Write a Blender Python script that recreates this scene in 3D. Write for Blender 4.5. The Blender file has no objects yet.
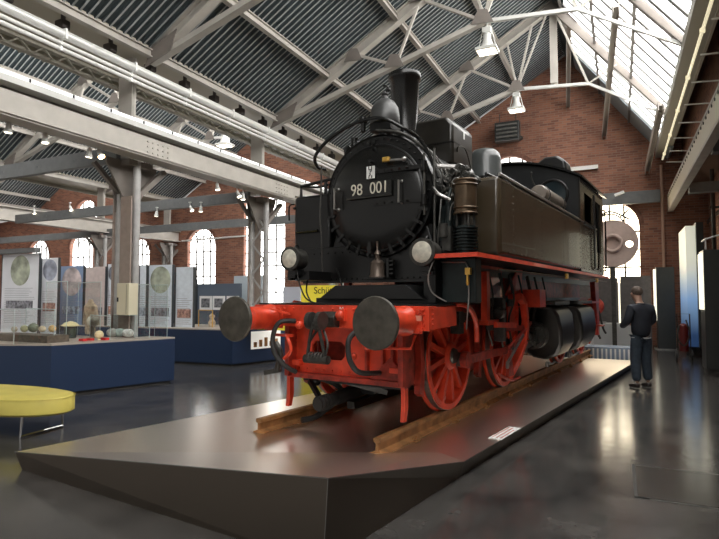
import bpy, bmesh, math, random
from mathutils import Vector, Matrix
random.seed(7)
SC = bpy.context.scene
COL = SC.collection
R = math.radians
V = Vector
# ---------------------------------------------------------------- camera geometry
F, CX, CY, H = 545.0, 359.5, 269.5, 1.63
YAW, PITCH = R(25.5), math.atan(27.5 / 545.0)

def ray(px, py):
    x = (px - CX) / F; y = -(py - CY) / F
    fz = math.cos(PITCH) - y * math.sin(PITCH); up = math.sin(PITCH) + y * math.cos(PITCH)
    return V((x * math.cos(YAW) - fz * math.sin(YAW), x * math.sin(YAW) + fz * math.cos(YAW), up))
def atY(px, py, Y): r = ray(px, py); return V((0, 0, H)) + r * (Y / r.y)
def atX(px, py, X): r = ray(px, py); return V((0, 0, H)) + r * (X / r.x)
def atZ(px, py, Z=0.0): r = ray(px, py); return V((0, 0, H)) + r * ((Z - H) / r.z)

# ---------------------------------------------------------------- materials
MATS = {}
def mat(name, col, rough=0.5, metal=0.0, noise=0.0, nscale=8.0, bump=0.0, bscale=60.0, emit=0.0, spec=0.5,
        col2=None, ecol=None, aniso=0.0, coat=0.0):
    if name in MATS: return MATS[name]
    m = bpy.data.materials.new(name); m.use_nodes = True
    nt = m.node_tree; b = nt.nodes['Principled BSDF']
    b.inputs['Base Color'].default_value = (*col, 1); b.inputs['Roughness'].default_value = rough
    b.inputs['Metallic'].default_value = metal; b.inputs['Specular IOR Level'].default_value = spec
    if aniso: b.inputs['Anisotropic'].default_value = aniso
    if coat: b.inputs['Coat Weight'].default_value = coat
    if emit:
        b.inputs['Emission Color'].default_value = (*(ecol or col), 1); b.inputs['Emission Strength'].default_value = emit
    tc = nt.nodes.new('ShaderNodeTexCoord')
    if noise:
        n = nt.nodes.new('ShaderNodeTexNoise'); n.inputs['Scale'].default_value = nscale; n.inputs['Detail'].default_value = 6
        nt.links.new(tc.outputs['Object'], n.inputs['Vector'])
        r = nt.nodes.new('ShaderNodeValToRGB')
        c2 = col2 or tuple(c * (1 - noise) for c in col)
        c1 = col if col2 else tuple(min(1, c * (1 + noise)) for c in col)
        r.color_ramp.elements[0].position = 0.3; r.color_ramp.elements[0].color = (*c2, 1)
        r.color_ramp.elements[1].position = 0.7; r.color_ramp.elements[1].color = (*c1, 1)
        nt.links.new(n.outputs['Fac'], r.inputs['Fac']); nt.links.new(r.outputs['Color'], b.inputs['Base Color'])
    if bump:
        n2 = nt.nodes.new('ShaderNodeTexNoise'); n2.inputs['Scale'].default_value = bscale; n2.inputs['Detail'].default_value = 4
        nt.links.new(tc.outputs['Object'], n2.inputs['Vector'])
        bp = nt.nodes.new('ShaderNodeBump'); bp.inputs['Strength'].default_value = bump; bp.inputs['Distance'].default_value = 0.02
        nt.links.new(n2.outputs['Fac'], bp.inputs['Height']); nt.links.new(bp.outputs['Normal'], b.inputs['Normal'])
    MATS[name] = m
    return m

BLACK = mat('black_paint', (.006, .006, .006), .33, noise=.3, nscale=5, bump=.06, bscale=9, spec=.5)
BLACKG = mat('black_gloss', (.006, .006, .0055), .24, noise=.3, nscale=4, spec=.5)
TANKP = mat('tank_paint', (.050, .037, .022), .27, noise=.25, nscale=2.2, bump=.03, bscale=1.5, coat=.2)
BROWNB = mat('lagging_sheet', (.10, .09, .08), .3, .55, noise=.3, nscale=3)
STEELD = mat('dark_steel', (.06, .058, .052), .45, .5, noise=.4, nscale=12)
STEEL = mat('bare_steel', (.38, .37, .35), .3, .9, noise=.2, nscale=10)
BUFF = mat('buffer_steel', (.075, .068, .055), .5, .3, noise=.35, nscale=9, bump=.1)
RED = mat('red_paint', (.70, .062, .024), .38, noise=.22, nscale=6, bump=.05, bscale=20, coat=.15)
REDD = mat('red_oily', (.34, .032, .017), .42, noise=.55, nscale=9, bump=.1, bscale=20)
RUST = mat('rust_rail', (.34, .165, .062), .55, .25, noise=.45, nscale=6, bump=.1, bscale=40)
BRASS = mat('brass', (.75, .45, .10), .3, .7)
COPPER = mat('copper_dull', (.11, .075, .045), .38, .6, noise=.3, nscale=10)
RUBBER = mat('rubber', (.02, .019, .018), .6, noise=.3)
GREENP = mat('pump_green', (.012, .019, .019), .4, .3, noise=.4)
WHITEP = mat('white_paint', (.8, .8, .78), .5)
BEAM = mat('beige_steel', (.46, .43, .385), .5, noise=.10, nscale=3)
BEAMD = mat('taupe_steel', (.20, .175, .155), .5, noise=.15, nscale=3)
BEAMW = mat('white_steel', (.62, .62, .59), .42, noise=.06, nscale=3)
COLM = mat('column_steel', (.42, .41, .40), .42, .1, noise=.1)
COLB = mat('column_taupe', (.30, .24, .205), .55, noise=.1)
GREYB = mat('grey_girder', (.135, .14, .14), .5, noise=.1)
SLATE = mat('corrugated_slate', (.043, .057, .062), .5, 0, noise=.12, nscale=1.2)
SLATE_LIT = mat('corrugated_rib_lit', (.36, .38, .375), .45, 0, noise=.1, nscale=1.2)  # same slate sheet, light on the rib edges painted as a paler colour
PIPEW = mat('pipe_light', (.8, .8, .77), .28, .2)
BLUE = mat('navy_laminate', (.016, .032, .075), .42)
BLUEL = mat('grey_blue_board', (.10, .125, .165), .5)
YEL = mat('yellow_vinyl', (.66, .56, .13), .42, noise=.1, nscale=3, bump=.05, bscale=200)
CHROME = mat('chrome', (.75, .75, .75), .15, 1)
WOODTOP = mat('counter_top', (.42, .36, .31), .3)
PANELW = mat('panel_print', (.82, .83, .86), .45, noise=.05, nscale=2)
PANELF = mat('panel_frame', (.04, .045, .05), .4)
CREAM = mat('cream_cabinet', (.66, .60, .44), .45)
DARKCAB = mat('dark_cabinet', (.035, .038, .036), .3, noise=.1)
LAMPW = mat('lamp_housing', (.55, .55, .52), .4)
STONE = mat('pinkish_stone', (.50, .38, .33), .7, noise=.12, nscale=5, bump=.2)
LIT_BOARD = mat('lit_display', (.8, .85, .8), .5, emit=.8, ecol=(1, .92, .70))
GLASSW = mat('daylight_pane', (.9, .93, 1), .2, emit=3.4, ecol=(1, .985, .95))
GLASSWARM = mat('daylight_pane_warm', (1, .95, .85), .2, emit=5.2, ecol=(1, .86, .62))
SKYL = mat('skylight_pane', (.9, .93, 1), .3, emit=5.5, ecol=(1, .985, .955))
GLOW = mat('spot_glow', (1, .8, .5), .3, emit=30, ecol=(1, .62, .3))
WARML = mat('lamp_glass', (1, .9, .7), .3, emit=4, ecol=(1, .9, .7))
TUBE = mat('light_tube', (.8, .75, .55), .3, emit=.45, ecol=(1, .9, .6))

def glass_mat():
    m = bpy.data.materials.new('clear_glass'); m.use_nodes = True; nt = m.node_tree; nt.nodes.clear()
    o = nt.nodes.new('ShaderNodeOutputMaterial'); mx = nt.nodes.new('ShaderNodeMixShader')
    t = nt.nodes.new('ShaderNodeBsdfTransparent'); g = nt.nodes.new('ShaderNodeBsdfGlossy')
    t.inputs['Color'].default_value = (.98, .99, .985, 1); g.inputs['Roughness'].default_value = .03
    mx.inputs['Fac'].default_value = .05
    nt.links.new(t.outputs[0], mx.inputs[1]); nt.links.new(g.outputs[0], mx.inputs[2]); nt.links.new(mx.outputs[0], o.inputs[0])
    return m
GLASS = glass_mat()

def brick_mat(name, axis):
    m = bpy.data.materials.new(name); m.use_nodes = True; nt = m.node_tree; b = nt.nodes['Principled BSDF']
    tc = nt.nodes.new('ShaderNodeTexCoord'); sep = nt.nodes.new('ShaderNodeSeparateXYZ'); cb = nt.nodes.new('ShaderNodeCombineXYZ')
    nt.links.new(tc.outputs['Object'], sep.inputs[0])
    nt.links.new(sep.outputs[axis], cb.inputs[0]); nt.links.new(sep.outputs['Z'], cb.inputs[1])
    br = nt.nodes.new('ShaderNodeTexBrick'); nt.links.new(cb.outputs[0], br.inputs['Vector'])
    br.inputs['Scale'].default_value = 1.0; br.inputs['Brick Width'].default_value = .27; br.inputs['Row Height'].default_value = .085
    br.inputs['Mortar Size'].default_value = .009
    br.inputs['Color1'].default_value = (.30, .125, .074, 1); br.inputs['Color2'].default_value = (.155, .062, .042, 1)
    br.inputs['Mortar'].default_value = (.25, .165, .125, 1); br.inputs['Bias'].default_value = -.1
    n = nt.nodes.new('ShaderNodeTexNoise'); n.inputs['Scale'].default_value = .9; n.inputs['Detail'].default_value = 7
    nt.links.new(tc.outputs['Object'], n.inputs['Vector'])
    mp = nt.nodes.new('ShaderNodeMapRange'); mp.inputs[3].default_value = .6; mp.inputs[4].default_value = 1.4
    nt.links.new(n.outputs['Fac'], mp.inputs[0])
    mx = nt.nodes.new('ShaderNodeMix'); mx.data_type = 'RGBA'; mx.blend_type = 'MULTIPLY'; mx.inputs[0].default_value = 1
    nt.links.new(br.outputs['Color'], mx.inputs[6]); nt.links.new(mp.outputs[0], mx.inputs[7])
    nt.links.new(mx.outputs[2], b.inputs['Base Color']); b.inputs['Roughness'].default_value = .8
    bp = nt.nodes.new('ShaderNodeBump'); bp.inputs['Strength'].default_value = .4; bp.inputs['Distance'].default_value = .01; bp.invert = True
    nt.links.new(br.outputs['Fac'], bp.inputs['Height']); nt.links.new(bp.outputs['Normal'], b.inputs['Normal'])
    return m
BRICKX = brick_mat('brick_end', 'X'); BRICKY = brick_mat('brick_side', 'Y')

def floor_mat():
    m = bpy.data.materials.new('polished_asphalt'); m.use_nodes = True; nt = m.node_tree; b = nt.nodes['Principled BSDF']
    tc = nt.nodes.new('ShaderNodeTexCoord'); n = nt.nodes.new('ShaderNodeTexNoise'); n.inputs['Scale'].default_value = 1.6; n.inputs['Detail'].default_value = 9
    n.inputs['Roughness'].default_value = .65
    nt.links.new(tc.outputs['Object'], n.inputs['Vector'])
    r = nt.nodes.new('ShaderNodeValToRGB'); e = r.color_ramp.elements
    e[0].position = .3; e[0].color = (.024, .024, .024, 1); e[1].position = .72; e[1].color = (.10, .093, .086, 1)
    nt.links.new(n.outputs['Fac'], r.inputs[0]); nt.links.new(r.outputs[0], b.inputs['Base Color'])
    r2 = nt.nodes.new('ShaderNodeMapRange'); r2.inputs[3].default_value = .10; r2.inputs[4].default_value = .24
    nt.links.new(n.outputs['Fac'], r2.inputs[0]); nt.links.new(r2.outputs[0], b.inputs['Roughness'])
    n2 = nt.nodes.new('ShaderNodeTexNoise'); n2.inputs['Scale'].default_value = 7; n2.inputs['Detail'].default_value = 3
    nt.links.new(tc.outputs['Object'], n2.inputs['Vector'])
    bp = nt.nodes.new('ShaderNodeBump'); bp.inputs['Strength'].default_value = .12; bp.inputs['Distance'].default_value = .01
    nt.links.new(n2.outputs['Fac'], bp.inputs['Height']); nt.links.new(bp.outputs['Normal'], b.inputs['Normal'])
    b.inputs['Specular IOR Level'].default_value = .8
    return m
def brushed_mat(name, col, rough):
    m = bpy.data.materials.new(name); m.use_nodes = True; nt = m.node_tree; b = nt.nodes['Principled BSDF']
    b.inputs['Base Color'].default_value = (*col, 1); b.inputs['Metallic'].default_value = 1
    tc = nt.nodes.new('ShaderNodeTexCoord'); mp = nt.nodes.new('ShaderNodeMapping'); mp.inputs['Scale'].default_value = (140, 2, 3)
    mp.inputs['Rotation'].default_value = (0, 0, R(7.6))
    n = nt.nodes.new('ShaderNodeTexNoise'); n.inputs['Scale'].default_value = 1; n.inputs['Detail'].default_value = 5
    nt.links.new(tc.outputs['Object'], mp.inputs[0]); nt.links.new(mp.outputs[0], n.inputs['Vector'])
    mr = nt.nodes.new('ShaderNodeMapRange'); mr.inputs[3].default_value = rough - .008; mr.inputs[4].default_value = rough + .008
    nt.links.new(n.outputs['Fac'], mr.inputs[0]); nt.links.new(mr.outputs[0], b.inputs['Roughness'])
    return m
FLOORM = floor_mat()
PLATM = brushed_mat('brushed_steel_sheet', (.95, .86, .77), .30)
PLATS_DIM = brushed_mat('brushed_steel_side_dimmed', (.20, .17, .14), .35)  # same steel as the top, its dark floor reflection put into the colour

# ---------------------------------------------------------------- mesh builder
class MB:
    def __init__(s): s.bm = bmesh.new()
    def _f(s, vs):
        try: return s.bm.faces.new(vs)
        except ValueError: return None
    def box(s, x0, x1, y0, y1, z0, z1, M=None):
        c = [V((x, y, z)) for x in (x0, x1) for y in (y0, y1) for z in (z0, z1)]
        if M: c = [M @ p for p in c]
        v = [s.bm.verts.new(p) for p in c]
        for q in ((0, 1, 3, 2), (4, 6, 7, 5), (0, 4, 5, 1), (2, 3, 7, 6), (0, 2, 6, 4), (1, 5, 7, 3)): s._f([v[i] for i in q])
        return s
    def bar(s, p0, p1, w, h, up=(0, 0, 1)):
        p0, p1 = V(p0), V(p1); d = (p1 - p0); L = d.length; d.normalize(); u = V(up)
        if abs(d.dot(u)) > .99: u = V((0, 1, 0))
        sx = d.cross(u).normalized(); sz = sx.cross(d)
        M = Matrix((sx, d, sz)).transposed().to_4x4(); M.translation = p0
        return s.box(-w / 2, w / 2, 0, L, -h / 2, h / 2, M)
    def ibeam(s, p0, p1, w, h, t=.02, up=(0, 0, 1)):
        p0, p1 = V(p0), V(p1); d = (p1 - p0).normalized(); u = V(up); sx = d.cross(u).normalized(); sz = sx.cross(d)
        o = sz * (h / 2 - t / 2)
        s.bar(p0 + o, p1 + o, w, t, up); s.bar(p0 - o, p1 - o, w, t, up); s.bar(p0, p1, t, h - 2 * t, up); return s
    def rings(s, rs, cap=True, close=False):
        L = [[s.bm.verts.new(p) for p in r] for r in rs]; n = len(L[0])
        m = len(L)
        for i in range(m if close else m - 1):
            a, b = L[i], L[(i + 1) % m]
            for k in range(n): s._f([a[k], a[(k + 1) % n], b[(k + 1) % n], b[k]])
        if cap and not close: s._f(L[0][::-1]); s._f(L[-1])
        return s
    def cyl(s, p0, p1, r0, r1=None, n=20, cap=True):
        p0, p1 = V(p0), V(p1); r1 = r0 if r1 is None else r1; d = (p1 - p0).normalized()
        a = d.orthogonal().normalized(); b = d.cross(a)
        rr = [[p + (a * math.cos(t) + b * math.sin(t)) * r for t in [2 * math.pi * k / n for k in range(n)]] for p, r in ((p0, r0), (p1, r1))]
        return s.rings(rr, cap)
    def lathe(s, prof, c=(0, 0, 0), axis='Z', n=28):   # prof: (radius, along)
        c = V(c); rs = []
        for r, h in prof:
            ring = []
            for k in range(n):
                t = 2 * math.pi * k / n; x, y = max(r, 1e-4) * math.cos(t), max(r, 1e-4) * math.sin(t)
                ring.append(c + (V((x, y, h)) if axis == 'Z' else V((x, h, y)) if axis == 'Y' else V((h, x, y))))
            rs.append(ring)
        return s.rings(rs, True)
    def tube(s, pts, r, n=8, smooth=True):
        pts = [V(p) for p in pts]
        if smooth and len(pts) > 2:
            q = []
            for i in range(len(pts) - 1):
                a = pts[max(i - 1, 0)]; b = pts[i]; c = pts[i + 1]; d = pts[min(i + 2, len(pts) - 1)]
                for k in range(5):
                    t = k / 5
                    q.append(.5 * ((2 * b) + (c - a) * t + (2 * a - 5 * b + 4 * c - d) * t * t + (3 * b - a - 3 * c + d) * t ** 3))
            q.append(pts[-1]); pts = q
        rs = []; a = None
        for i, p in enumerate(pts):
            d = (pts[min(i + 1, len(pts) - 1)] - pts[max(i - 1, 0)]).normalized()
            a = d.orthogonal().normalized() if a is None else (a - d * a.dot(d)).normalized()
            b = d.cross(a); rs.append([p + (a * math.cos(t) + b * math.sin(t)) * r for t in [2 * math.pi * k / n for k in range(n)]])
        return s.rings(rs, True)
    def prism(s, poly, plane, a, b):   # plane 'XZ' extrudes along Y etc
        def P(u, v, w): return V((u, w, v)) if plane == 'XZ' else V((w, u, v)) if plane == 'YZ' else V((u, v, w))
        return s.rings([[P(u, v, a) for u, v in poly], [P(u, v, b) for u, v in poly]], True)
    def torus(s, c, R0, r, axis='Z', n=32, m=8, a0=0, a1=2 * math.pi):
        c = V(c); rs = []; full = abs(a1 - a0 - 2 * math.pi) < 1e-6; N = n if full else n + 1
        for i in range(N):
            t = a0 + (a1 - a0) * i / n; ring = []
            for k in range(m):
                f = 2 * math.pi * k / m; rad = R0 + r * math.cos(f); h = r * math.sin(f); x, y = rad * math.cos(t), rad * math.sin(t)
                ring.append(c + (V((x, y, h)) if axis == 'Z' else V((x, h, y)) if axis == 'Y' else V((h, x, y))))
            rs.append(ring)
        return s.rings(rs, not full, full)
    def sphere(s, c, r, sc=(1, 1, 1), n=14):
        prof = [(math.sin(math.pi * i / 9), -math.cos(math.pi * i / 9)) for i in range(10)]; c = V(c)
        return s.rings([[c + V((max(a, .01) * math.cos(t) * r * sc[0], max(a, .01) * math.sin(t) * r * sc[1], h * r * sc[2])) for t in [2 * math.pi * k / n for k in range(n)]] for a, h in prof], True)
    def build_each(s, name, m, parent=None, bevel=0.0, off=None):   # every loose piece becomes a part of its own
        bm = s.bm; seen = set(); out = []
        for v0 in list(bm.verts):
            if v0 in seen: continue
            st = [v0]; comp = []; seen.add(v0)
            while st:
                v = st.pop(); comp.append(v)
                for e in v.link_edges:
                    w = e.other_vert(v)
                    if w not in seen: seen.add(w); st.append(w)
            mb = MB(); mp = {v: mb.bm.verts.new(v.co) for v in comp}
            for f in {f for v in comp for f in v.link_faces}: mb._f([mp[v] for v in f.verts])
            out.append(mb.build(name, m, parent, bevel=bevel, off=off))
        bm.free(); return out
    def build(s, name, m, parent=None, bevel=0.0, smooth=False, off=None):
        bm = s.bm; bmesh.ops.recalc_face_normals(bm, faces=bm.faces[:])
        if off: bmesh.ops.translate(bm, verts=bm.verts[:], vec=off)
        me = bpy.data.meshes.new(name); bm.to_mesh(me); bm.free(); me.materials.append(m)
        o = bpy.data.objects.new(name, me); COL.objects.link(o)
        if parent: o.parent = parent
        if bevel:
            md = o.modifiers.new('bevel', 'BEVEL'); md.width = bevel; md.segments = 2; md.limit_method = 'ANGLE'; md.angle_limit = R(35)
        if smooth:
            for p in me.polygons: p.use_smooth = True
            me.set_sharp_from_angle(angle=R(38))
        return o
def tag(o, label, cat, group=None):
    o['label'] = label; o['category'] = cat
    if group: o['group'] = group
    return o
def struct(o): o['kind'] = 'structure'; return o
def thing(name, loc, label, cat, group=None, rz=0):
    o = bpy.data.objects.new(name, None); COL.objects.link(o); o.empty_display_size = .1
    o.location = loc; o.rotation_euler = (0, 0, rz); return tag(o, label, cat, group)
def copy_tree(o, parent=None, **kw):
    c = o.copy(); COL.objects.link(c)
    if parent: c.parent = parent
    for k, v in kw.items(): c[k] = v
    for ch in list(o.children): copy_tree(ch, c)
    return c
def text(name, s, size, m, parent, M, ext=.002, align='CENTER', sx=1.0):
    cu = bpy.data.curves.new(name, 'FONT'); cu.body = s; cu.size = size; cu.extrude = ext; cu.align_x = align; cu.align_y = 'CENTER'
    t = bpy.data.objects.new('tmp', cu); COL.objects.link(t); dg = bpy.context.evaluated_depsgraph_get()
    me = bpy.data.meshes.new_from_object(t.evaluated_get(dg)); bpy.data.objects.remove(t); bpy.data.curves.remove(cu)
    me.transform(M @ Matrix.Diagonal((sx, 1, 1, 1))); me.materials.clear(); me.materials.append(m)
    o = bpy.data.objects.new(name, me); COL.objects.link(o); o.parent = parent; return o

# ================================================================ ROOM SHELL
YE = 21.0; YB = -7.0; XR = 2.7; XL = -36.0
struct(MB().box(XL, XR + .4, YB, YE + .4, -.2, 0).build('floor', FLOORM))
EAVE = 6.45; RIDGE = 10.5
def bay(k):
    dx = -11.8 * k
    return 1.5 + dx, -1.63 + dx, -8.4 + dx       # right eave, ridge, left eave

# end wall with real openings
def arch(cx, hw, z0, spring, top, n=12):
    p = [(cx - hw, z0), (cx + hw, z0)]
    for i in range(n + 1):
        t = math.pi * i / n; p.append((cx + hw * math.cos(t), spring + (top - spring) * math.sin(t)))
    return p
def px_arch(xl, xr, ytop, ybot):
    a = atY(xl, ybot, YE); b = atY(xr, ybot, YE); t = atY((xl + xr) / 2, ytop, YE)
    hw = (b.x - a.x) / 2; return (a.x + b.x) / 2, hw, a.z, t.z - hw * .92, t.z
WINS = []   # cx,hw,z0,spring,top,material,arched
WINS.append((-.27, .93, 2.12, 4.1, 4.98, GLASSWARM, True))
WINS.append((-3.7, .95, 5.3, 6.05, 6.98, GLASSW, True))
WINS.append((-14.97, 1.16, 1.3, 6.3, 6.3, GLASSW, False))
for (xl, xr, yt, yb) in ((187, 215, 229, 288), (130, 148.5, 239, 290), (28, 48, 240, 282)):
    cx, hw, z0, sp, tp = px_arch(xl, xr, yt, yb); WINS.append((cx, hw, max(z0, 2.1), sp, tp, GLASSW, True))
cx, hw, z0, sp, tp = px_arch(69, 92, 233, 285); WINS.append((cx, hw, 2.1, sp, tp, GLASSW, True))
cx, hw, z0, sp, tp = px_arch(75, 97, 200, 222); WINS.append((cx, hw, 6.05, sp if sp > 6.1 else 6.1, tp, GLASSW, True))
outer = [(XL, 0), (XR, 0), (XR, 9.0), (1.6, 9.0), (1.6, 6.5)]
for k in range(3):
    re, rd, le = bay(k)
    outer += [(re - .05, EAVE), (rd, RIDGE), (le, EAVE)]
    if k < 2: outer += [(le - .3, 6.2), (bay(k + 1)[0] + .3, 6.2)]
outer += [(XL, 6.2)]
bm = bmesh.new(); edges = []
loops = [outer] + [arch(*w[:5]) if w[6] else [(w[0] - w[1], w[2]), (w[0] + w[1], w[2]), (w[0] + w[1], w[4]), (w[0] - w[1], w[4])] for w in WINS]
for lp_ in loops:
    vs = [bm.verts.new((x, YE, z)) for x, z in lp_]
    for i in range(len(vs)): edges.append(bm.edges.new((vs[i], vs[(i + 1) % len(vs)])))
bmesh.ops.triangle_fill(bm, use_beauty=True, use_dissolve=False, edges=edges)
g = bmesh.ops.extrude_face_region(bm, geom=bm.faces[:])
bmesh.ops.translate(bm, vec=(0, .35, 0), verts=[e for e in g['geom'] if isinstance(e, bmesh.types.BMVert)])
mb = MB(); mb.bm.free(); mb.bm = bm
struct(mb.build('wall_back', BRICKX))
MULL = mat('window_bars', (.05, .045, .035), .6)
for i, (cx, hw, z0, sp, tp, gm, arched) in enumerate(WINS):
    m = MB(); poly = arch(cx, hw, z0, sp, tp) if arched else [(cx - hw, z0), (cx + hw, z0), (cx + hw, tp), (cx - hw, tp)]
    m.prism(poly, 'XZ', YE + .2, YE + .22); w = struct(m.build('window_%d' % (i + 1), gm))
    m = MB(); nv = 4; yb = YE + .17
    for j in range(1, nv):
        x = cx - hw + 2 * hw * j / nv; q = abs(x - cx) / hw
        zt = sp + (tp - sp) * math.sqrt(max(0, 1 - q * q)) if arched else tp
        m.box(x - .03, x + .03, yb - .02, yb + .02, z0, zt)
    z = z0 + .55
    while z < sp: m.box(cx - hw, cx + hw, yb - .018, yb + .018, z - .028, z + .028); z += .62
    if arched:
        m.torus((cx, yb, sp), hw * .5, .028, 'Y', 16, 5, 0, math.pi)
        for a in (45, 135): m.bar((cx + hw * .5 * math.cos(R(a)), yb, sp + hw * .5 * math.sin(R(a))), (cx + hw * .97 * math.cos(R(a)), yb, sp + (tp - sp) * .97 * math.sin(R(a))), .05, .03, (0, 1, 0))
    m.build('glazing_bars', MULL, w)
    m = MB(); m.box(cx - hw - .08, cx + hw + .08, YE - .05, YE + .1, z0 - .1, z0); m.build('sill', COLB, w)
# arched brick hoods
HOOD = mat('dark_brick_arch', (.17, .075, .05), .8, noise=.3, nscale=8)
for i, w_ in enumerate([w for w in WINS if w[6]]):
    m = MB(); n = 16; rs = []
    for j in range(n + 1):
        t = math.pi * j / n; c, s_ = math.cos(t), math.sin(t)
        def pt(e, y): return V((w_[0] + (w_[1] + e) * c, y, w_[3] + (w_[4] - w_[3] + e) * s_))
        rs.append([pt(.0, YE - .04), pt(.16, YE - .04), pt(.16, YE + .02), pt(.0, YE + .02)])
    m.rings(rs); struct(m.build('trim_%d' % (i + 1), HOOD))
# side wall on the right, with shallow piers
m = MB(); m.box(XR, XR + .4, YB, YE + .4, 0, 9.0)
for y in (-1, 3.4, 7.8, 12.2, 16.7): m.box(XR - .12, XR, y - .3, y + .3, 0, 4.5)
struct(m.build('wall_right', BRICKY)); struct(MB().box(2.0, XR, YB, YE, 5.35, 7.6).build('wall_right', BRICKY))
struct(MB().box(XL - .3, XL, YB, YE + .4, 0, 11).build('wall_left', BRICKY))
struct(MB().box(1.55, XR + .4, YB, YE + .3, 7.6, 7.7).build('trim_40', GREYB)); struct(MB().box(1.57, 1.62, YB, YE, 6.6, 7.6).build('trim_41', mat('green_black', (.05, .06, .05), .6)))  # flat lid added over the side gap to block leaking world light
struct(MB().box(1.2, 1.62, YB, YE, 6.38, 6.6).build('trim_20', mat('gutter_soffit', (.36, .35, .30), .5)))

# corrugated roofs
def corrugated(xa, za, xb, zb):
    m = MB(); d = V((xb - xa, 0, zb - za)); L = d.length; d.normalize(); nrm = V((-d.z, 0, d.x))
    if nrm.z < 0: nrm = -nrm
    rows = []; y = YB; per = .155; A = .035
    prof = [(0, 0), (.24, 0), (.34, 1), (.90, 1)]
    while y < YE:
        for t, h in prof:
            yy = min(y + t * per, YE); rows.append((yy, h * A))
        y += per
    a = [m.bm.verts.new(V((xa, yy, za)) + nrm * h) for yy, h in rows]; b = [m.bm.verts.new(V((xb, yy, zb)) + nrm * h) for yy, h in rows]
    for i in range(len(rows) - 1):
        f = m._f([a[i], a[i + 1], b[i + 1], b[i]])
        if f and i % 4 == 0: f.material_index = 1  # rib faces carry the painted highlight
    m2 = m
    return m2
for k in range(3):
    re, rd, le = bay(k)
    o = struct(corrugated(le, EAVE + .05, rd, RIDGE + .05).build('ceiling', SLATE)); o.data.materials.append(SLATE_LIT)
    # slab above the sheets keeps daylight out
    struct(MB().prism([(le - .3, EAVE + .15), (rd + .1, RIDGE + .15), (rd + .1, RIDGE + .3), (le - .3, EAVE + .3)], 'XZ', YB, YE + .3).build('ceiling', GREYB))
    # glazed north light
    t0, t1 = .06, .88
    def P(t, y, off=0.0):
        x = re + (rd - re) * t; z = EAVE + (RIDGE - EAVE) * t; return V((x + off * .79, y, z + off * .61))
    m = MB(); m.rings([[P(t0, YB), P(t1, YB), P(t1, YB, .03), P(t0, YB, .03)], [P(t0, YE - 1.5), P(t1, YE - 1.5), P(t1, YE - 1.5, .03), P(t0, YE - 1.5, .03)]])
    w = struct(m.build('window_%d' % (20 + k), SKYL))
    m = MB(); y = YB + .3
    while y < YE - 1.5:
        m.bar(P(t0, y, -.03), P(t1, y, -.03), .05, .13, (0, 1, 0)); y += .62
    m.build('glazing_bars', mat('bar_grey', (.30, .30, .29), .5), w)
    m = MB()
    for t in (.04, .33, .62, .9): m.bar(P(t, YB, -.07), P(t, YE, -.07), .07, .08)
    m.build_each('glazing_purlin', mat('purlin_dark', (.13, .12, .11), .5), w)
    # solid strips above and beneath the glass
    struct(MB().rings([[P(-.02, YB), P(t0, YB), P(t0, YB, .06), P(-.02, YB, .06)], [P(-.02, YE), P(t0, YE), P(t0, YE, .06), P(-.02, YE, .06)]]).build('trim_%d' % (21 + k), mat('eave_board', (.42, .40, .33), .5)))
    struct(MB().rings([[P(t1, YB), P(1.04, YB), P(1.04, YB, .06), P(t1, YB, .06)], [P(t1, YE), P(1.04, YE), P(1.04, YE, .06), P(t1, YE, .06)]]).build('trim_%d' % (24 + k), SLATE))
    struct(MB().rings([[P(-.03, YE - 1.5, -.05), P(t1, YE - 1.5, -.05), P(t1, YE - 1.5, .06), P(-.03, YE - 1.5, .06)], [P(-.03, YE, -.05), P(t1, YE, -.05), P(t1, YE, .06), P(-.03, YE, .06)]]).build('trim_%d' % (27 + k), mat('flashing', (.30, .36, .39), .5)))
    if k < 2:
        nre = bay(k + 1)[0]
        struct(MB().box(nre - .1, le + .1, YB, YE, EAVE + .1, EAVE + .25).build('trim_%d' % (30 + k), mat('valley_board', (.46, .42, .33), .5)))
    # purlins under the sheets
    for j, t in enumerate((.02, .25, .53, .76)):
        x = le + (rd - le) * t; z = EAVE + (RIDGE - EAVE) * t - .1
        o = MB().ibeam((x, YB, z), (x, YE, z), .12, .16, .02).build('purlin', BEAM if k == 0 else BEAM)
        tag(o, ['lowest', 'second lowest', 'third', 'topmost'][j] + ' beige purlin on the corrugated slope, ' + ['bay over the locomotive', 'bay left of the tall columns', 'farthest left bay'][k], 'roof beam')

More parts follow.
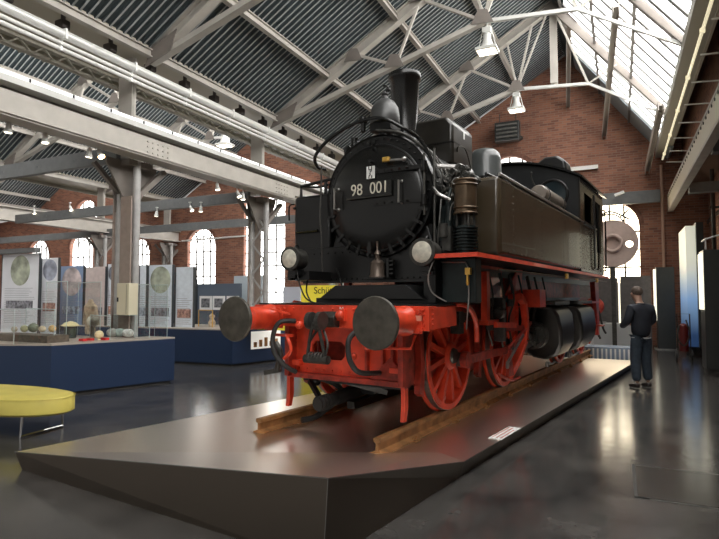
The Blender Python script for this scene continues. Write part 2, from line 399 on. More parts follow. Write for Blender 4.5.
# roof trusses
TY = (-1.0, 3.4, 7.85, 12.2, 16.7)
def make_truss(k, y):
    re, rd, le = bay(k)
    t = thing('roof_truss', (rd, y, EAVE), '', 'roof truss')
    off = (-rd, -y, -EAVE)
    zl = EAVE - .15
    A = V((-2.67 + (rd + 1.63), y, 7.92)); B = V((-.68 + (rd + 1.63), y, 7.75)); L = V((le + .05, y, zl)); Rr = V((re - .05, y, 6.45)); T = V((rd, y, RIDGE - .22))
    MB().ibeam(L + V((0, 0, .12)), T, .20, .26, .022, (0, 0, 1)).build('left_rafter', BEAM, t, off=off)
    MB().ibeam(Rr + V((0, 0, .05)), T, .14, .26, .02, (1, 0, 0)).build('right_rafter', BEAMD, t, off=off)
    m = MB(); m.bar(L, A, .16, .11); m.bar(L + V((0, -.0, .08)), A + V((0, 0, .06)), .05, .05); m.build('lower_chord', BEAM, t, off=off)
    m = MB(); m.bar(A, B, .09, .08); m.bar(B, Rr, .07, .07); m.build('tie_rod', BEAMW, t, off=off)
    LT = lambda f: L + (T - L) * f + V((0, 0, .05))
    m = MB()
    m.bar(A, LT(.62), .09, .07); m.bar(A, LT(.92), .06, .06); m.bar(LT(.62), L + (A - L) * .62, .06, .06); m.bar(LT(.36), L + (A - L) * .62, .08, .06)
    m.bar(A, LT(.80), .07, .05); m.bar(B, T, .06, .06); m.bar(B, Rr + (T - Rr) * .45, .04, .04); m.bar(A + V((0, 0, .0)), LT(.99), .05, .05)
    m.build_each('web_brace', BEAM, t, off=off)
    m = MB()
    for c in (A, LT(.62), LT(.36) - V((0, 0, .12)), L + (A - L) * .62):
        m.prism([(c.x - .28, c.z - .06), (c.x + .24, c.z - .10), (c.x + .1, c.z + .22), (c.x - .1, c.z + .26)], 'XZ', y - .11, y - .095)
    m.prism([(L.x - .1, L.z - .12), (L.x + .6, L.z + .1), (L.x + .75, L.z + .5), (L.x + .1, L.z + .25)], 'XZ', y - .11, y - .09)
    m.prism([(T.x - .45, T.z - .3), (T.x + .2, T.z - .3), (T.x, T.z + .1)], 'XZ', y - .11, y - .09)
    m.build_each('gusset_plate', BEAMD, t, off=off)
    return t
ORD = ['behind the viewpoint', 'nearest in view', 'meeting the wide tall column', 'above the locomotive chimney', 'last before the brick end wall']
for k in range(3):
    for i, y in enumerate(TY):
        if i == 0: continue
        if k == 2 and i < 3: continue
        t = make_truss(k, y)
        t['label'] = 'beige steel roof truss ' + ['in the locomotive bay, ', 'left of the tall columns, ', 'in the farthest left bay, '][k] + ORD[i]
def on_glass(px, py):
    r = ray(px, py); k_ = (RIDGE - EAVE) / 3.13      # plane Z = EAVE + k_*(1.5 - X)
    t_ = (EAVE + k_ * 1.5 - H) / (r.z + k_ * r.x); return V((0, 0, H)) + r * t_
for (a_, b_, w_, lb) in (((568, 107), (573, 22), .16, 'left of the three raking struts before the skylight end'), ((604, 136), (622, 1), .24, 'middle of the three raking struts before the skylight end'), ((647, 171), (666, 101), .26, 'right of the three raking struts before the skylight end')):
    m = MB(); q = on_glass(*b_); m.ibeam(atY(a_[0], a_[1], YE - .05), q + V((-.12, 0, -.1)), w_, .14, .02, (1, 0, 0)); tag(m.build('raking_strut', mat('strut_steel', (.33, .30, .27), .45)), lb, 'strut')
m = MB(); m.ibeam((-1.63, 16.95, 8.0), (-1.63, 16.95, RIDGE - .3), .2, .2, .02, (0, 1, 0))
tag(m.build('gable_post', BEAM), 'light steel post hanging under the ridge at the last truss', 'post')

# valley services on the left: ducts, conduits, lattice girder
def ratio_pt(X, r): return H + X / r
pz = lambda X, r: H - X / (-r) if False else H + (X / r)
XV = -8.55
def long_tube(name, X, r, rad, m_, lab, cat='pipe', y0=YB + .2, y1=YE - .1):
    z = H - X / abs(r)
    mm = MB(); mm.cyl((X, y0, z), (X, y1, z), rad, n=14)
    y = y0 + 1.0
    while y < y1:
        mm.box(X - rad * 1.08, X + rad * 1.08, y - .02, y + .02, z - rad * 1.15, z + rad * 1.08); y += 1.47
    return tag(mm.build(name, m_, smooth=True), lab, cat)
long_tube('ventilation_duct', -8.38, -1.893, .08, PIPEW, 'thick pale round duct running above the left crane beam', 'duct')
long_tube('conduit', -8.45, -1.965, .035, PIPEW, 'upper of the two thin pale conduits beneath the thick duct')
long_tube('conduit', -8.45, -2.012, .035, PIPEW, 'lower of the two thin pale conduits beneath the thick duct')
m = MB(); za, zb = H + 9.25 / 2.07, H + 9.25 / 2.16
for z in (za, zb): m.bar((-9.25, YB, z), (-9.25, YE - .2, z), .12, .05)
y = YB
while y < YE - .5:
    m.bar((-9.25, y, za), (-9.25, y + .22, zb), .05, .025); m.bar((-9.25, y + .22, zb), (-9.25, y + .44, za), .05, .025)
    m.bar((-9.4, y + .1, zb), (-9.12, y + .1, zb), .04, .02); y += .44
tag(m.build('lattice_girder', mat('ochre_steel', (.33, .31, .25), .5)), 'narrow lattice girder beneath the pale duct above the left crane beam', 'girder')
lamps_y = [2.2 + .98 * i for i in range(18)]
clip = None
for i, y in enumerate(lamps_y):
    if clip is None:
        m = MB(); m.box(-.12, .09, -.08, .08, -.08, .08); m.box(-.04, .04, -.03, .03, .08, .3)
        clip = m.build('gutter_bracket', mat('bracket_brown', (.06, .05, .045), .6), bevel=.02); o = clip
    else: o = clip.copy(); COL.objects.link(o)
    o.location = (-8.62, y, 6.34)
    tag(o, 'small dark bracket in the row along the left eave above the duct', 'bracket', 'gutter brackets along the left eave')

# crane beams (left, second row, right)
def crane_beam(X, zt, zb, sgn, label, w=.36, y0=YB):
    t = thing('crane_beam', (X, y0, zb), label, 'girder'); off = (-X, -y0, -zb)
    m = MB(); m.bar((X, y0, zt - .02), (X, YE - .05, zt - .02), w, .04); m.bar((X, y0, zb + .02), (X, YE - .05, zb + .02), w, .04)
    m.build('flange', BEAM, t, off=off)
    m = MB(); m.box(X - .02, X + .02, y0, YE - .05, zb + .04, zt - .04); m.build('web', BEAM, t, off=off)
    m = MB(); m.box(X - .05, X + .05, y0, YE - .05, zt, zt + .1); m.build('rail', BEAMD, t, off=off)
    return t, off
XB = -8.35
t, off = crane_beam(XB, 4.72, 4.33, 1, 'heavy beige crane beam carried by the tall columns at left')
m = MB(); m.box(XB + .2, XB + .215, YB, YE - .1, 4.36, 4.68)
m.build('side_plate', BEAM, t, off=off)
m = MB()
for y in (7.85, 12.2, 16.7):
    for dy in (-.26, -.13, 0, .13, .26):
        for z in (4.42, 4.52, 4.62): m.cyl((XB + .21, y + dy, z), (XB + .235, y + dy, z), .018, n=6)
m.build('rivets', BEAM, t, off=off)
m = MB(); m.box(XB + .02, XB + .3, YB, YE - .1, 4.80, 4.84); m.box(XB + .26, XB + .3, YB, YE - .1, 4.84, 4.90)
m.build('walkway_edge', BEAMW, t, off=off)
# white cable trough on the beam, skylight on it added as emission
t = thing('cable_trough', (XB + .1, YB, 4.86), 'white cable trough with added glow and black dividers on the left crane beam', 'trough'); off = (-XB - .1, -YB, -4.86)
MB().box(XB + .0, XB + .12, YB, YE - .1, 4.83, 5.03).build('trough_body', mat('trough_white_glow', (.92, .93, .95), .4, emit=.6, ecol=(1, 1, 1)), t, off=off)
m = MB(); y = YB + .3
while y < YE - .5: m.box(XB + .11, XB + .14, y, y + .03, 4.88, 5.02); y += .75
m.build_each('divider', RUBBER, t, off=off)
crane_beam(-20.2, 4.95, 4.42, 1, 'pale crane beam of the second column row, seen beyond the tall column', y0=8)
t, off = crane_beam(1.60, 5.06, 4.50, 1, 'pale riveted crane beam along the right brick wall', .17)
m = MB(); y = YB + .2
while y < YE - .3: m.cyl((1.53, y, 4.95), (1.505, y, 4.95), .03, n=6); y += .35
m.build('bolts', RUBBER, t, off=off)
m = MB(); m.box(1.52, 1.535, YB, YE - .1, 4.56, 5.0); m.build('side_plate', mat('cream_plate', (.55, .51, .40), .5), t, off=off)
# columns
def column(x, y, wid, label, laced=True):
    t = thing('column', (x, y, 0), label, 'column')
    m = MB(); h = 4.33
    m.box(-.28, -.26, -.17, .17, 0, h); m.box(-.27, .03, -.012, .012, 0, h); m.build('web_plate', COLB, t)
    m = MB()
    for sx in (-.27, .2): m.cyl((sx + .04, -.05, 0), (sx + .04, -.05, h), .075, n=14)
    m.box(-.3, .28, -.2, .16, 0, .05); m.build('shaft', COLM, t, smooth=True)
    m = MB(); z = .4
    while z < h - .4 and laced: m.bar((-.2, -.1, z), (.2, -.1, z + .45), .05, .012, (0, 1, 0)); m.bar((.2, -.1, z + .45), (-.2, -.1, z + .9), .05, .012, (0, 1, 0)); z += .9
    if laced: m.build('lacing', COLM, t)
    else: m.bm.free()
    m = MB(); m.prism([(-.15, h - 1.0), (.15, h - 1.0), (.28, h), (-.28, h)], 'YZ', -.26, -.23)
    m.prism([(-.1, h - .9), (.1, h - .9), (.62, h - .1), (.62, h), (-.62, h), (-.62, h - .1)], 'YZ', .02, .06)
    m.bar((-.2, -.1, h - .6), (-.2, -.7, h - .1), .08, .08); m.bar((.2, 0, h - .7), (.2, .7, h - .06), .1, .1); m.box(-.3, .3, -.3, .3, h - .12, h)
    m.build('capital', BEAMD, t)
    m = MB(); m.box(-.26, -.06, -.1, .1, h + .1, EAVE); m.box(-.26, .12, -.11, -.09, h + .4, EAVE); m.cyl((.11, -.05, h + .5), (.11, -.05, EAVE), .04, n=10)
    m.build('upper_post', BEAM, t)
    return t
cxA = atY(135.5, 250, 7.8).x - .24
column(cxA, 7.85, .5, 'wide riveted grey column nearest on the left, beige cabinet fixed to it', False)
column(-8.9, 12.3, .5, 'laced grey column in front of the tall end windows, left of the locomotive')
column(-8.9, 16.9, .5, 'laced column hidden behind the locomotive front')
column(-20.5, 16.7, .4, 'slim column of the second row beyond the display boards')
column(-20.5, 20.6, .4, 'slim column against the brick end wall in the second row')
m = MB(); q0 = atY(121, 250, 7.62).x; q1 = atY(131.5, 250, 7.62).x; m.box(0, q1 - q0, -.03, 0, 0, 3.6)
o = m.build('column_cladding', COLB); o.location = (q0, 7.62, 0); tag(o, 'brownish cladding strip on the nearest left column', 'cladding')
# grey cross girders
def girder(x0, x1, y, z, label, h=.3):
    t = thing('cross_girder', (x0, y, z), label, 'girder')
    MB().box(0, x1 - x0, -.06, .06, 0, h).build('girder_body', GREYB, t, bevel=.01)
    m = MB(); x = .5
    while x < x1 - x0: m.cyl((x, -.07, h * .5), (x, -.055, h * .5), .025, n=8); x += 1.2
    m.build('bolts', GREYB, t); return t
girder(-20.4, -9.05, 7.7, 4.33, 'dark grey cross girder meeting the nearest left column', .32)
girder(-19.4, -9.2, 12.2, 4.25, 'dark grey cross girder meeting the laced column by the tall windows')
girder(-20.4, -9.2, 16.7, 4.3, 'dark grey cross girder between the farther columns, behind the locomotive')
girder(-31.8, -20.7, 16.7, 4.28, 'dark grey cross girder in the farthest left bay')
a = atY(599, 206, 20.7); girder(-8.1, 1.3, 20.7, a.z, 'grey steel beam across the brick end wall above the arched window', .42)
m = MB(); a = atY(182, 241, 20.9); b = atY(257, 235, 20.9); m.cyl(a, b, .04)
tag(m.build('conduit', PIPEW), 'thin pale pipe across the end wall above the arched window', 'pipe')
a = atY(560, 169.5, 20.8); b = atY(598, 166.5, 20.8); m = MB(); m.box(a.x, b.x, 20.85, 20.95, a.z - .08, a.z + .06)
tag(m.build('light_batten', mat('batten_white', (.75, .74, .7), .4)), 'short white batten on the end wall above the cab roof', 'batten')
a = atY(661, 160, 20.9); m = MB(); m.cyl((a.x, 20.9, 0), (a.x, 20.9, 6.1), .05)
tag(m.build('rainwater_pipe', mat('rust_pipe', (.42, .27, .2), .45)), 'thin vertical pipe on the end wall right of the arched window', 'pipe')
# heater on the end wall
t = thing('fan_heater', atY(508, 142, 20.7), 'dark louvred fan heater hanging high on the brick end wall', 'heater')
m = MB(); m.box(-.45, .45, -.25, .1, 0, .72); m.build('housing', DARKCAB, t, bevel=.02)
m = MB()
for z in (.1, .25, .4, .55): m.box(-.38, .38, -.31, -.25, z, z + .06)
m.build('louvre', STEEL, t)
m = MB(); m.cyl((-.3, 0, .72), (-.3, 0, 1.1), .015); m.cyl((.3, 0, .72), (.3, 0, 1.1), .015); m.box(-.5, .5, .1, .3, .1, .2); m.build('bracket', STEELD, t)

# hall floodlights hanging from truss nodes
def hall_lamp(p, label, s=1.0):
    t = thing('hall_lamp', p, label, 'lamp')
    m = MB(); m.lathe([(.07, 0), (.09, -.02), (.09, -.14), (.16, -.32), (.17, -.34)], n=20); m.build('reflector', LAMPW, t, smooth=True)
    m = MB(); m.box(-.24, .24, -.2, .2, -.42, -.35); m.build('diffuser_tray', LAMPW, t, bevel=.01)
    m = MB(); m.box(-.2, .2, -.16, .16, -.43, -.421); m.build('diffuser', WARML, t)
    m = MB(); m.box(-.1, .1, -.08, .08, 0, .14); m.cyl((0, 0, .14), (0, 0, .3), .02); m.bar((-.2, 0, -.36), (-.1, 0, .1), .02, .02); m.bar((.2, 0, -.36), (.1, 0, .1), .02, .02)
    m.build('ballast_box', LAMPW, t, bevel=.01)
    t.scale = (s, s, s); return t
hall_lamp((-2.6, 12.2, 7.62), 'white floodlight hanging top centre below the third truss', 1.0)
hall_lamp((-2.7, 16.7, 7.68), 'white floodlight hanging below the last truss before the brick wall', 1.0)
p = atX(225, 133, -11.2); t = hall_lamp((p.x, p.y, p.z), 'white floodlight hanging in the bay beyond the left crane beam', 1.0); MB().cyl((0, 0, .28), (0, 0, 7.5 - p.z), .012, n=6).build('hanger_rod', STEELD, t)

# track spots
def spot(p, label, tilt, glow=False, grp=None):
    t = thing('spotlight', p, label, 'spotlight', grp)
    M = Matrix.Rotation(R(tilt), 4, 'Y')
    m = MB(); m.cyl((0, 0, 0), (0, 0, .12), .015, n=8); m.box(-.04, .04, -.04, .04, .12, .16); m.build('stem', LAMPW, t)
    m = MB(); m.lathe([(.035, 0), (.05, -.02), (.055, -.12), (.085, -.2), (.085, -.22)], n=14); m.bm.transform(M); m.build('lamp_head', LAMPW, t, smooth=True)
    m = MB(); m.lathe([(.07, -.222), (.07, -.228)], n=14); m.bm.transform(M); m.build('lens', GLOW if glow else WARML, t)
    t.scale = (.75, .75, .75); return t
for (x, y_, tl, g_, lb) in ((9, 122, 5, False, 'leftmost small white spotlight under the left crane beam'), (45, 133, -5, False, 'second small white spotlight from the left under the crane beam'),
                       (90, 148, 10, False, 'small white spotlight beside the glowing one under the crane beam'), (98, 150, -35, True, 'glowing warm spotlight under the crane beam near the column')):
    p = atX(x, y_, -8.5); spot(p, lb, tl, g_)
for (x, y_, Y_, lb) in ((34, 209, 12.1, 'spotlight below the long grey girder, left of the nearest column, first of two'), (70, 206, 12.1, 'spotlight below the long grey girder near the round arched window'),
                   (157, 211, 12.1, 'spotlight just right of the nearest column under the grey girder'), (190, 206, 12.1, 'spotlight of a close pair under the grey girder, left one'),
                   (201, 206, 12.1, 'spotlight of a close pair under the grey girder, right one')):
    p = atY(x, y_, Y_); spot(p, lb, random.uniform(-35, 35))
for (x, y_, lb) in ((217, 183, 'spotlight beneath the crane beam above the white arch window, left of three'), (237, 191, 'spotlight beneath the crane beam above the white arch window, middle of three'), (243, 193, 'spotlight beneath the crane beam above the white arch window, right of three')):
    p = atX(x, y_, -8.4); spot(p, lb, random.uniform(-30, 30))
p = atX(713, 143, 2.1); t = spot(p, 'glowing warm spotlight behind the right crane beam', 20, True)
p = atY(620, 194, 20.4); t = thing('security_camera', p, 'small white camera on the grey beam over the end window', 'camera')
m = MB(); m.bar((-.16, 0, -.03), (.12, -.08, .05), .09, .08); m.build('housing', WHITEP, t); m = MB(); m.cyl((0, 0, 0), (0, .2, 0), .02); m.build('arm', STEELD, t)

# right side: light tubes, rods, pipes
for (X_, lb) in ((1.36, 'left of two yellowish parallel tubes under the right gutter'), (1.46, 'right of two yellowish parallel tubes under the right gutter')):
    z = H + X_ / .302; m = MB(); m.cyl((X_, YB, z), (X_, 20.2, z), .028, n=10); y = YB
    while y < 20: m.box(X_ - .04, X_ + .04, y, y + .05, z - .04, z + .04); y += 2.2
    tag(m.build('light_tube', TUBE), lb, 'tube light')
for i in range(9):
    y = 8.6 + i * 1.35; z = 6.02 - .02 * i; m = MB(); m.bar((1.4, y, z), (1.99, y - .1, z - .08), .025, .025)
    tag(m.build('stay_rod', PIPEW), 'thin pale rod in the row reaching from the gutter tubes to the right wall', 'rod', 'stay rods under the right gutter')
for y, lb in ((10.9, 'vertical dark pipe on the right wall, nearest to the frame edge'), (14.0, 'vertical dark pipe on the right wall above the black display cabinets'), (18.6, 'vertical dark pipe on the right wall near the tall picture board')):
    m = MB(); m.cyl((2.5, y, 0), (2.5, y, 5.6), .055, n=12)
    for z in (1, 2.6, 4.2): m.box(2.42, 2.72, y - .03, y + .03, z, z + .06)
    tag(m.build('wall_pipe', mat('dark_pipe', (.05, .045, .04), .45)), lb, 'pipe')
m = MB(); m.tube([(2.62, 9, 4.1), (2.6, 12, 4.15), (2.62, 20.8, 4.1)], .02); m.tube([(2.62, 9, 4.02), (2.6, 12, 4.05), (2.62, 20.8, 4.02)], .02)
tag(m.build('wall_cable', RUBBER), 'pair of dark cables along the right brick wall', 'cable')
m = MB(); m.box(1.7, 2.6, 12.4, 12.7, 4.45, 4.72); tag(m.build('wall_bracket_beam', GREYB), 'dark stub beam from the right wall to the crane beam', 'beam')
m = MB(); m.box(1.7, 2.6, 16.4, 16.7, 4.35, 4.6); tag(m.build('wall_bracket_beam', GREYB), 'farther dark stub beam from the right wall under the crane beam', 'beam')

# right side boards and cabinets
def board(name, x, y, w, d, h, label, cat, lit=True, z0=.12):
    t = thing(name, (x, y, 0), label, cat)
    MB().box(0, w, 0, d, z0, h).build('cabinet_body', DARKCAB, t, bevel=.01)
    if lit:
        m = MB(); m.box(-.03, 0, .06, d - .06, h * .52, h - .06); m.build('lit_face', LIT_BOARD, t)
    m = MB(); m.box(.03, w - .03, .05, d - .05, 0, z0); m.build('plinth', STEELD, t)
    return t
def sky_board():
    m = bpy.data.materials.new('picture_board'); m.use_nodes = True; nt = m.node_tree; b = nt.nodes['Principled BSDF']
    tc = nt.nodes.new('ShaderNodeTexCoord'); sp = nt.nodes.new('ShaderNodeSeparateXYZ'); mr = nt.nodes.new('ShaderNodeMapRange'); cr = nt.nodes.new('ShaderNodeValToRGB')
    mr.inputs[1].default_value = .6; mr.inputs[2].default_value = 3.4
    e = cr.color_ramp.elements; e[0].color = (.02, .05, .13, 1); e[1].color = (.85, .85, .70, 1); e[1].position = .7
    x = cr.color_ramp.elements.new(.35); x.color = (.25, .42, .68, 1)
    nt.links.new(tc.outputs['Object'], sp.inputs[0]); nt.links.new(sp.outputs['Z'], mr.inputs[0]); nt.links.new(mr.outputs[0], cr.inputs[0])
    nt.links.new(cr.outputs[0], b.inputs['Base Color']); nt.links.new(cr.outputs[0], b.inputs['Emission Color']); b.inputs['Emission Strength'].default_value = .35
    return m
t = thing('picture_board', (1.62, 17.4, 0), 'tall backlit picture board fading from cream to blue on the right wall', 'display board')
MB().box(.25, .42, -.5, 1.5, .3, 3.62).build('board_case', DARKCAB, t); MB().box(.02, .25, -.35, 1.5, .3, 3.55).build('picture_face', sky_board(), t)
MB().box(.1, .4, .2, 1.2, 0, .3).build('plinth', STEELD, t)
board('display_cabinet', 1.60, 13.4, .36, .7, 2.62, 'black display cabinet with glowing upper side near the right edge', 'display cabinet')
m = MB(); m.tube([(1.66, 13.5, 2.63), (1.66, 13.5, 2.85), (2.1, 13.3, 2.98), (2.68, 13.2, 3.0)], .02, smooth=False); m.cyl((1.66, 13.5, 2.85), (1.66, 14.0, 2.85), .02)
tag(m.build('cabinet_rail', PIPEW), 'bent steel rail from the black display cabinet to the right wall', 'rail')
a = atY(655, 267, 19.4); t = thing('info_stele', (.98, 19.4, 0), 'tall dark stele with glowing left side, right of the standing man', 'stele')
MB().box(.06, .56, 0, .5, .03, 2.56).build('stele_body', DARKCAB, t, bevel=.008); MB().box(0, .058, .05, .45, .9, 2.5).build('lit_face', LIT_BOARD, t); MB().box(-.02, .6, -.04, .54, 0, .03).build('base_plate', STEEL, t)
# red hand truck
t = thing('hand_truck', (1.45, 16.2, 0), 'dark red wheeled extinguisher cart beneath the tall picture board', 'cart')
m = MB(); m.cyl((0, 0, .25), (0, 0, .85), .11, n=16); m.sphere((0, 0, .85), .11); m.build('cylinder', mat('cart_red', (.12, .012, .01), .4), t, smooth=True)
m = MB(); m.tube([(-.14, -.1, .1), (-.14, -.05, 1.2), (.14, -.05, 1.2), (.14, -.1, .1)], .015, smooth=False); m.tube([(-.1, -.12, .9), (-.15, -.2, .6), (0, -.2, .4), (.12, -.16, .7), (.05, -.1, 1.05)], .018); m.build('frame', STEELD, t)
for sx in (-.17, .17):
    m = MB(); m.lathe([(.02, -.02), (.14, -.02), (.14, .02), (.02, .02)], (sx, .02, .14), 'X', 16); m.build('wheel', RUBBER, t)

# far end furniture
t = thing('partition_wall', (-2.6, 19.6, 0), 'dark panelled partition with a bright vertical gap under the arched window', 'partition')
MB().box(0, 2.55, 0, .1, .02, 2.25).build('panel', mat('grey_panel', (.11, .10, .095), .35, noise=.2), t); MB().box(2.62, 3.5, 0, .1, .02, 2.3).build('panel', mat('grey_panel', (.11, .1, .095), .4), t)
MB().box(2.555, 2.615, .03, .06, .5, 2.2).build('gap_light', LIT_BOARD, t)
t = thing('display_plinth', (-1.9, 18.2, 0), 'low white display plinth beyond the locomotive and left of the man', 'plinth')
MB().box(0, 2.25, 0, .9, 0, .82).build('plinth_body', mat('plinth_white', (.42, .42, .41), .35), t, bevel=.01)
MB().box(.9, 1.5, .1, .6, .825, .86).build('caption_plate', STEEL, t)
t = thing('display_case', (-1.6, 15.0, 0), 'low pale case with a ribbed bluish front beside the platform end', 'display case')
MB().box(0, 1.9, 0, .7, 0, .38).build('case_body', mat('case_blue', (.25, .31, .40), .25), t, bevel=.01)
m = MB()
for i in range(19): m.box(.05 + i * .1, .09 + i * .1, -.012, 0, .04, .34)
m.build('ribs', PIPEW, t)
t = thing('pedestal', (-.95, 16.2, 0), 'small white pedestal right behind the locomotive end', 'pedestal')
MB().box(0, .28, 0, .28, 0, 1.06).build('pedestal_body', WHITEP, t, bevel=.01); MB().box(-.03, .31, -.03, .31, 1.06, 1.1).build('cap', STEELD, t)
# big disc exhibit
dc = atY(612.5, 243.5, 17.4)
t = thing('grinding_wheel', (dc.x, 17.4, 0), 'huge pale pink disc with ring hub and hole, standing before the end window', 'disc exhibit')
cz = dc.z; Rr_ = .68
bm = bmesh.new(); N = 48; Y0 = -.08; Y1 = .08
def ringpts(cx_, cz_, r_, n_): return [(cx_ + r_ * math.cos(2 * math.pi * i / n_), cz_ + r_ * math.sin(2 * math.pi * i / n_)) for i in range(n_)]
edges = []
for c in (ringpts(0, cz, Rr_, N), ringpts(0, cz, .2, 24), ringpts(.44, cz - .03, .10, 16)):
    vs = [bm.verts.new((x, Y0, z)) for x, z in c]
    for i in range(len(vs)): edges.append(bm.edges.new((vs[i], vs[(i + 1) % len(vs)])))
bmesh.ops.triangle_fill(bm, use_beauty=True, use_dissolve=False, edges=edges)
g = bmesh.ops.extrude_face_region(bm, geom=bm.faces[:]); bmesh.ops.translate(bm, vec=(0, .16, 0), verts=[e for e in g['geom'] if isinstance(e, bmesh.types.BMVert)])
mb = MB(); mb.bm.free(); mb.bm = bm; mb.build('disc', STONE, t, bevel=.01)
m = MB(); m.torus((0, -.1, cz), .23, .05, 'Y', 28, 8); m.lathe([(.21, .0), (.21, .06)], (0, 0, cz), 'Y', 24); m.build('hub_ring', STONE, t, smooth=True)
m = MB(); m.box(-.06, .06, -.05, .05, 0, cz - Rr_); m.box(-.3, .3, -.3, .3, 0, .04); m.build('stand', STEELD, t)
m = MB(); m.tube([(-.6, .1, cz + .55), (-.1, .1, cz + .95), (.45, .12, cz + .7)], .025); m.build('hoop', STEELD, t)

# ================================================================ PLATFORM
def P3(px, py, z): v = atZ(px, py, z); return (v.x, v.y, z)
zt = .15
top = {'tip': P3(15, 452, zt), 'left': P3(244, 407, zt), 'rear': (-1.05, 14.2, zt), 'rr': P3(633, 363.2, zt), 'cr': P3(464, 461.8, zt), 'fr': P3(328, 478.5, .52)}
# left edge runs from the tip through the pixel at (244,407)
tx, ty = top['tip'][:2]; lx, ly = top['left'][:2]
d = V((lx - tx, ly - ty)).normalized(); top['left'] = (tx + d.x * 4.6, ty + d.y * 4.6, zt)
top['rl'] = (-2.9, 14.4, zt)
dr = V((top['rr'][0] - top['cr'][0], top['rr'][1] - top['cr'][1])).normalized()
top['rr'] = (top['cr'][0] + dr.x * 9.6, top['cr'][1] + dr.y * 9.6, zt)
fold_r = P3(440, 452.5, zt); fold_l = P3(120, 455.0, zt)
base = {'tip': P3(22, 470, 0), 'left': (top['left'][0] + .1, top['left'][1] - .05, 0), 'rl': (-2.8, 14.3, 0), 'rr': (top['rr'][0] - .12, top['rr'][1] - .1, 0)}
b1 = atZ(545, 425, 0); b2 = atZ(360, 537.5, 0); base['cr'] = (b1.x + (b2.x - b1.x) * .62, b1.y + (b2.y - b1.y) * .62, 0)
base['fr'] = P3(323, 566, 0)
t = thing('display_platform', (-2.8, 8, 0), 'low faceted brushed steel platform carrying the locomotive, raised at its front corner', 'platform'); off = (2.8, -8, 0)
m = MB(); bmv = m.bm
order = ['tip', 'fr', 'cr', 'rr', 'rl', 'left']
tv = {k: bmv.verts.new(top[k]) for k in order}; vfr = bmv.verts.new(fold_r)
m._f([tv['tip'], tv['fr'], vfr]); m._f([tv['fr'], tv['cr'], vfr]); m._f([tv['tip'], vfr, tv['cr'], tv['rr'], tv['rl'], tv['left']])
th = V((0, 0, -.02))
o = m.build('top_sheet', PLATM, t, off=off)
m = MB(); bmv = m.bm
tv = {k: bmv.verts.new(top[k]) for k in order}; bv = {k: bmv.verts.new(base[k]) for k in order}
for i, k in enumerate(order):
    k2 = order[(i + 1) % 6]; m._f([tv[k], bv[k], bv[k2]]); m._f([tv[k], bv[k2], tv[k2]])
m._f([bv[k] for k in order])
m.build('side_sheet', PLATS_DIM, t, off=off)
m = MB()
for i, k in enumerate(order[:4]):
    if i < 3: m.tube([V(top[k]) + V((0, 0, .001)), V(top[order[i + 1]]) + V((0, 0, .001))], .004, 4, False)
m.tube([top['fr'], base['fr']], .003, 4, False)
m.build('edge_trim', STEEL, t, off=off)
# caption plate on platform edge
a, b, c = atZ(488, 439.5, .155), atZ(508, 428, .155), atZ(515, 430, .155)
ang = math.atan2(b.y - a.y, b.x - a.x)
t = thing('caption_plate', (a.x + .05, a.y + .05, .152), 'small white caption plate lying on the right edge of the platform', 'caption plate', rz=ang)
MB().box(0, .62, -.08, .06, 0, .006).build('plate', WHITEP, t)
m = MB()
for i in range(3): m.box(.05, .57 - .1 * (i == 2), .03 - i * .045, .045 - i * .045, .0062, .0075)
m.build('text_lines', mat('print_red', (.55, .2, .16), .5), t)

# ================================================================ LOCOMOTIVE
LO = V((-2.824, 4.931, .31)); LA = -R(7.6)
loco = thing('steam_locomotive', LO, 'black and red steam tank locomotive numbered 98 001 standing on rails on the steel platform', 'locomotive', rz=LA)
OFF = V((0, 0, -.31))
def L(mb_, name, m_, parent=None, **kw): return mb_.build(name, m_, parent or loco, off=OFF, **kw)
# rails
ML = Matrix.Translation(LO) @ Matrix.Rotation(LA, 4, 'Z')
railt = None
for sx, lb in ((-1, 'left rusty rail under the locomotive, shorter stretch visible in front'), (1, 'right rusty rail under the locomotive, nearest the platform edge')):
    if railt is None:
        t = thing('rail', (0, 0, 0), lb, 'rail')
        prof = [(-.075, 0), (.075, 0), (.075, .012), (.012, .035), (.012, .105), (.036, .118), (.036, .148), (.03, .155), (-.03, .155), (-.036, .148), (-.036, .118), (-.012, .105), (-.012, .035), (-.075, .012)]
        MB().prism(prof, 'XZ', -.08, 10.35).build('rail_body', RUST, t, off=(0, 0, 0))
        y = .55
        while y < 10.2:
            m = MB(); m.box(-.12, .12, -.05, .05, 0, .016, Matrix.Translation((0, y, 0)))
            for s in (-1, 1): m.cyl((s * .09, y, .01), (s * .09, y, .06), .016, n=6); m.box(s * .09 - .03, s * .09 + .03, y - .03, y + .03, .02, .035)
            m.build('rail_clip', RUST, t); y += 1.02
        railt = t
    else:
        t = copy_tree(railt, label=lb)
    p = ML @ V((sx * .7525, 0, 0)); t.location = (p.x, p.y, .152); t.rotation_euler = (0, 0, LA)

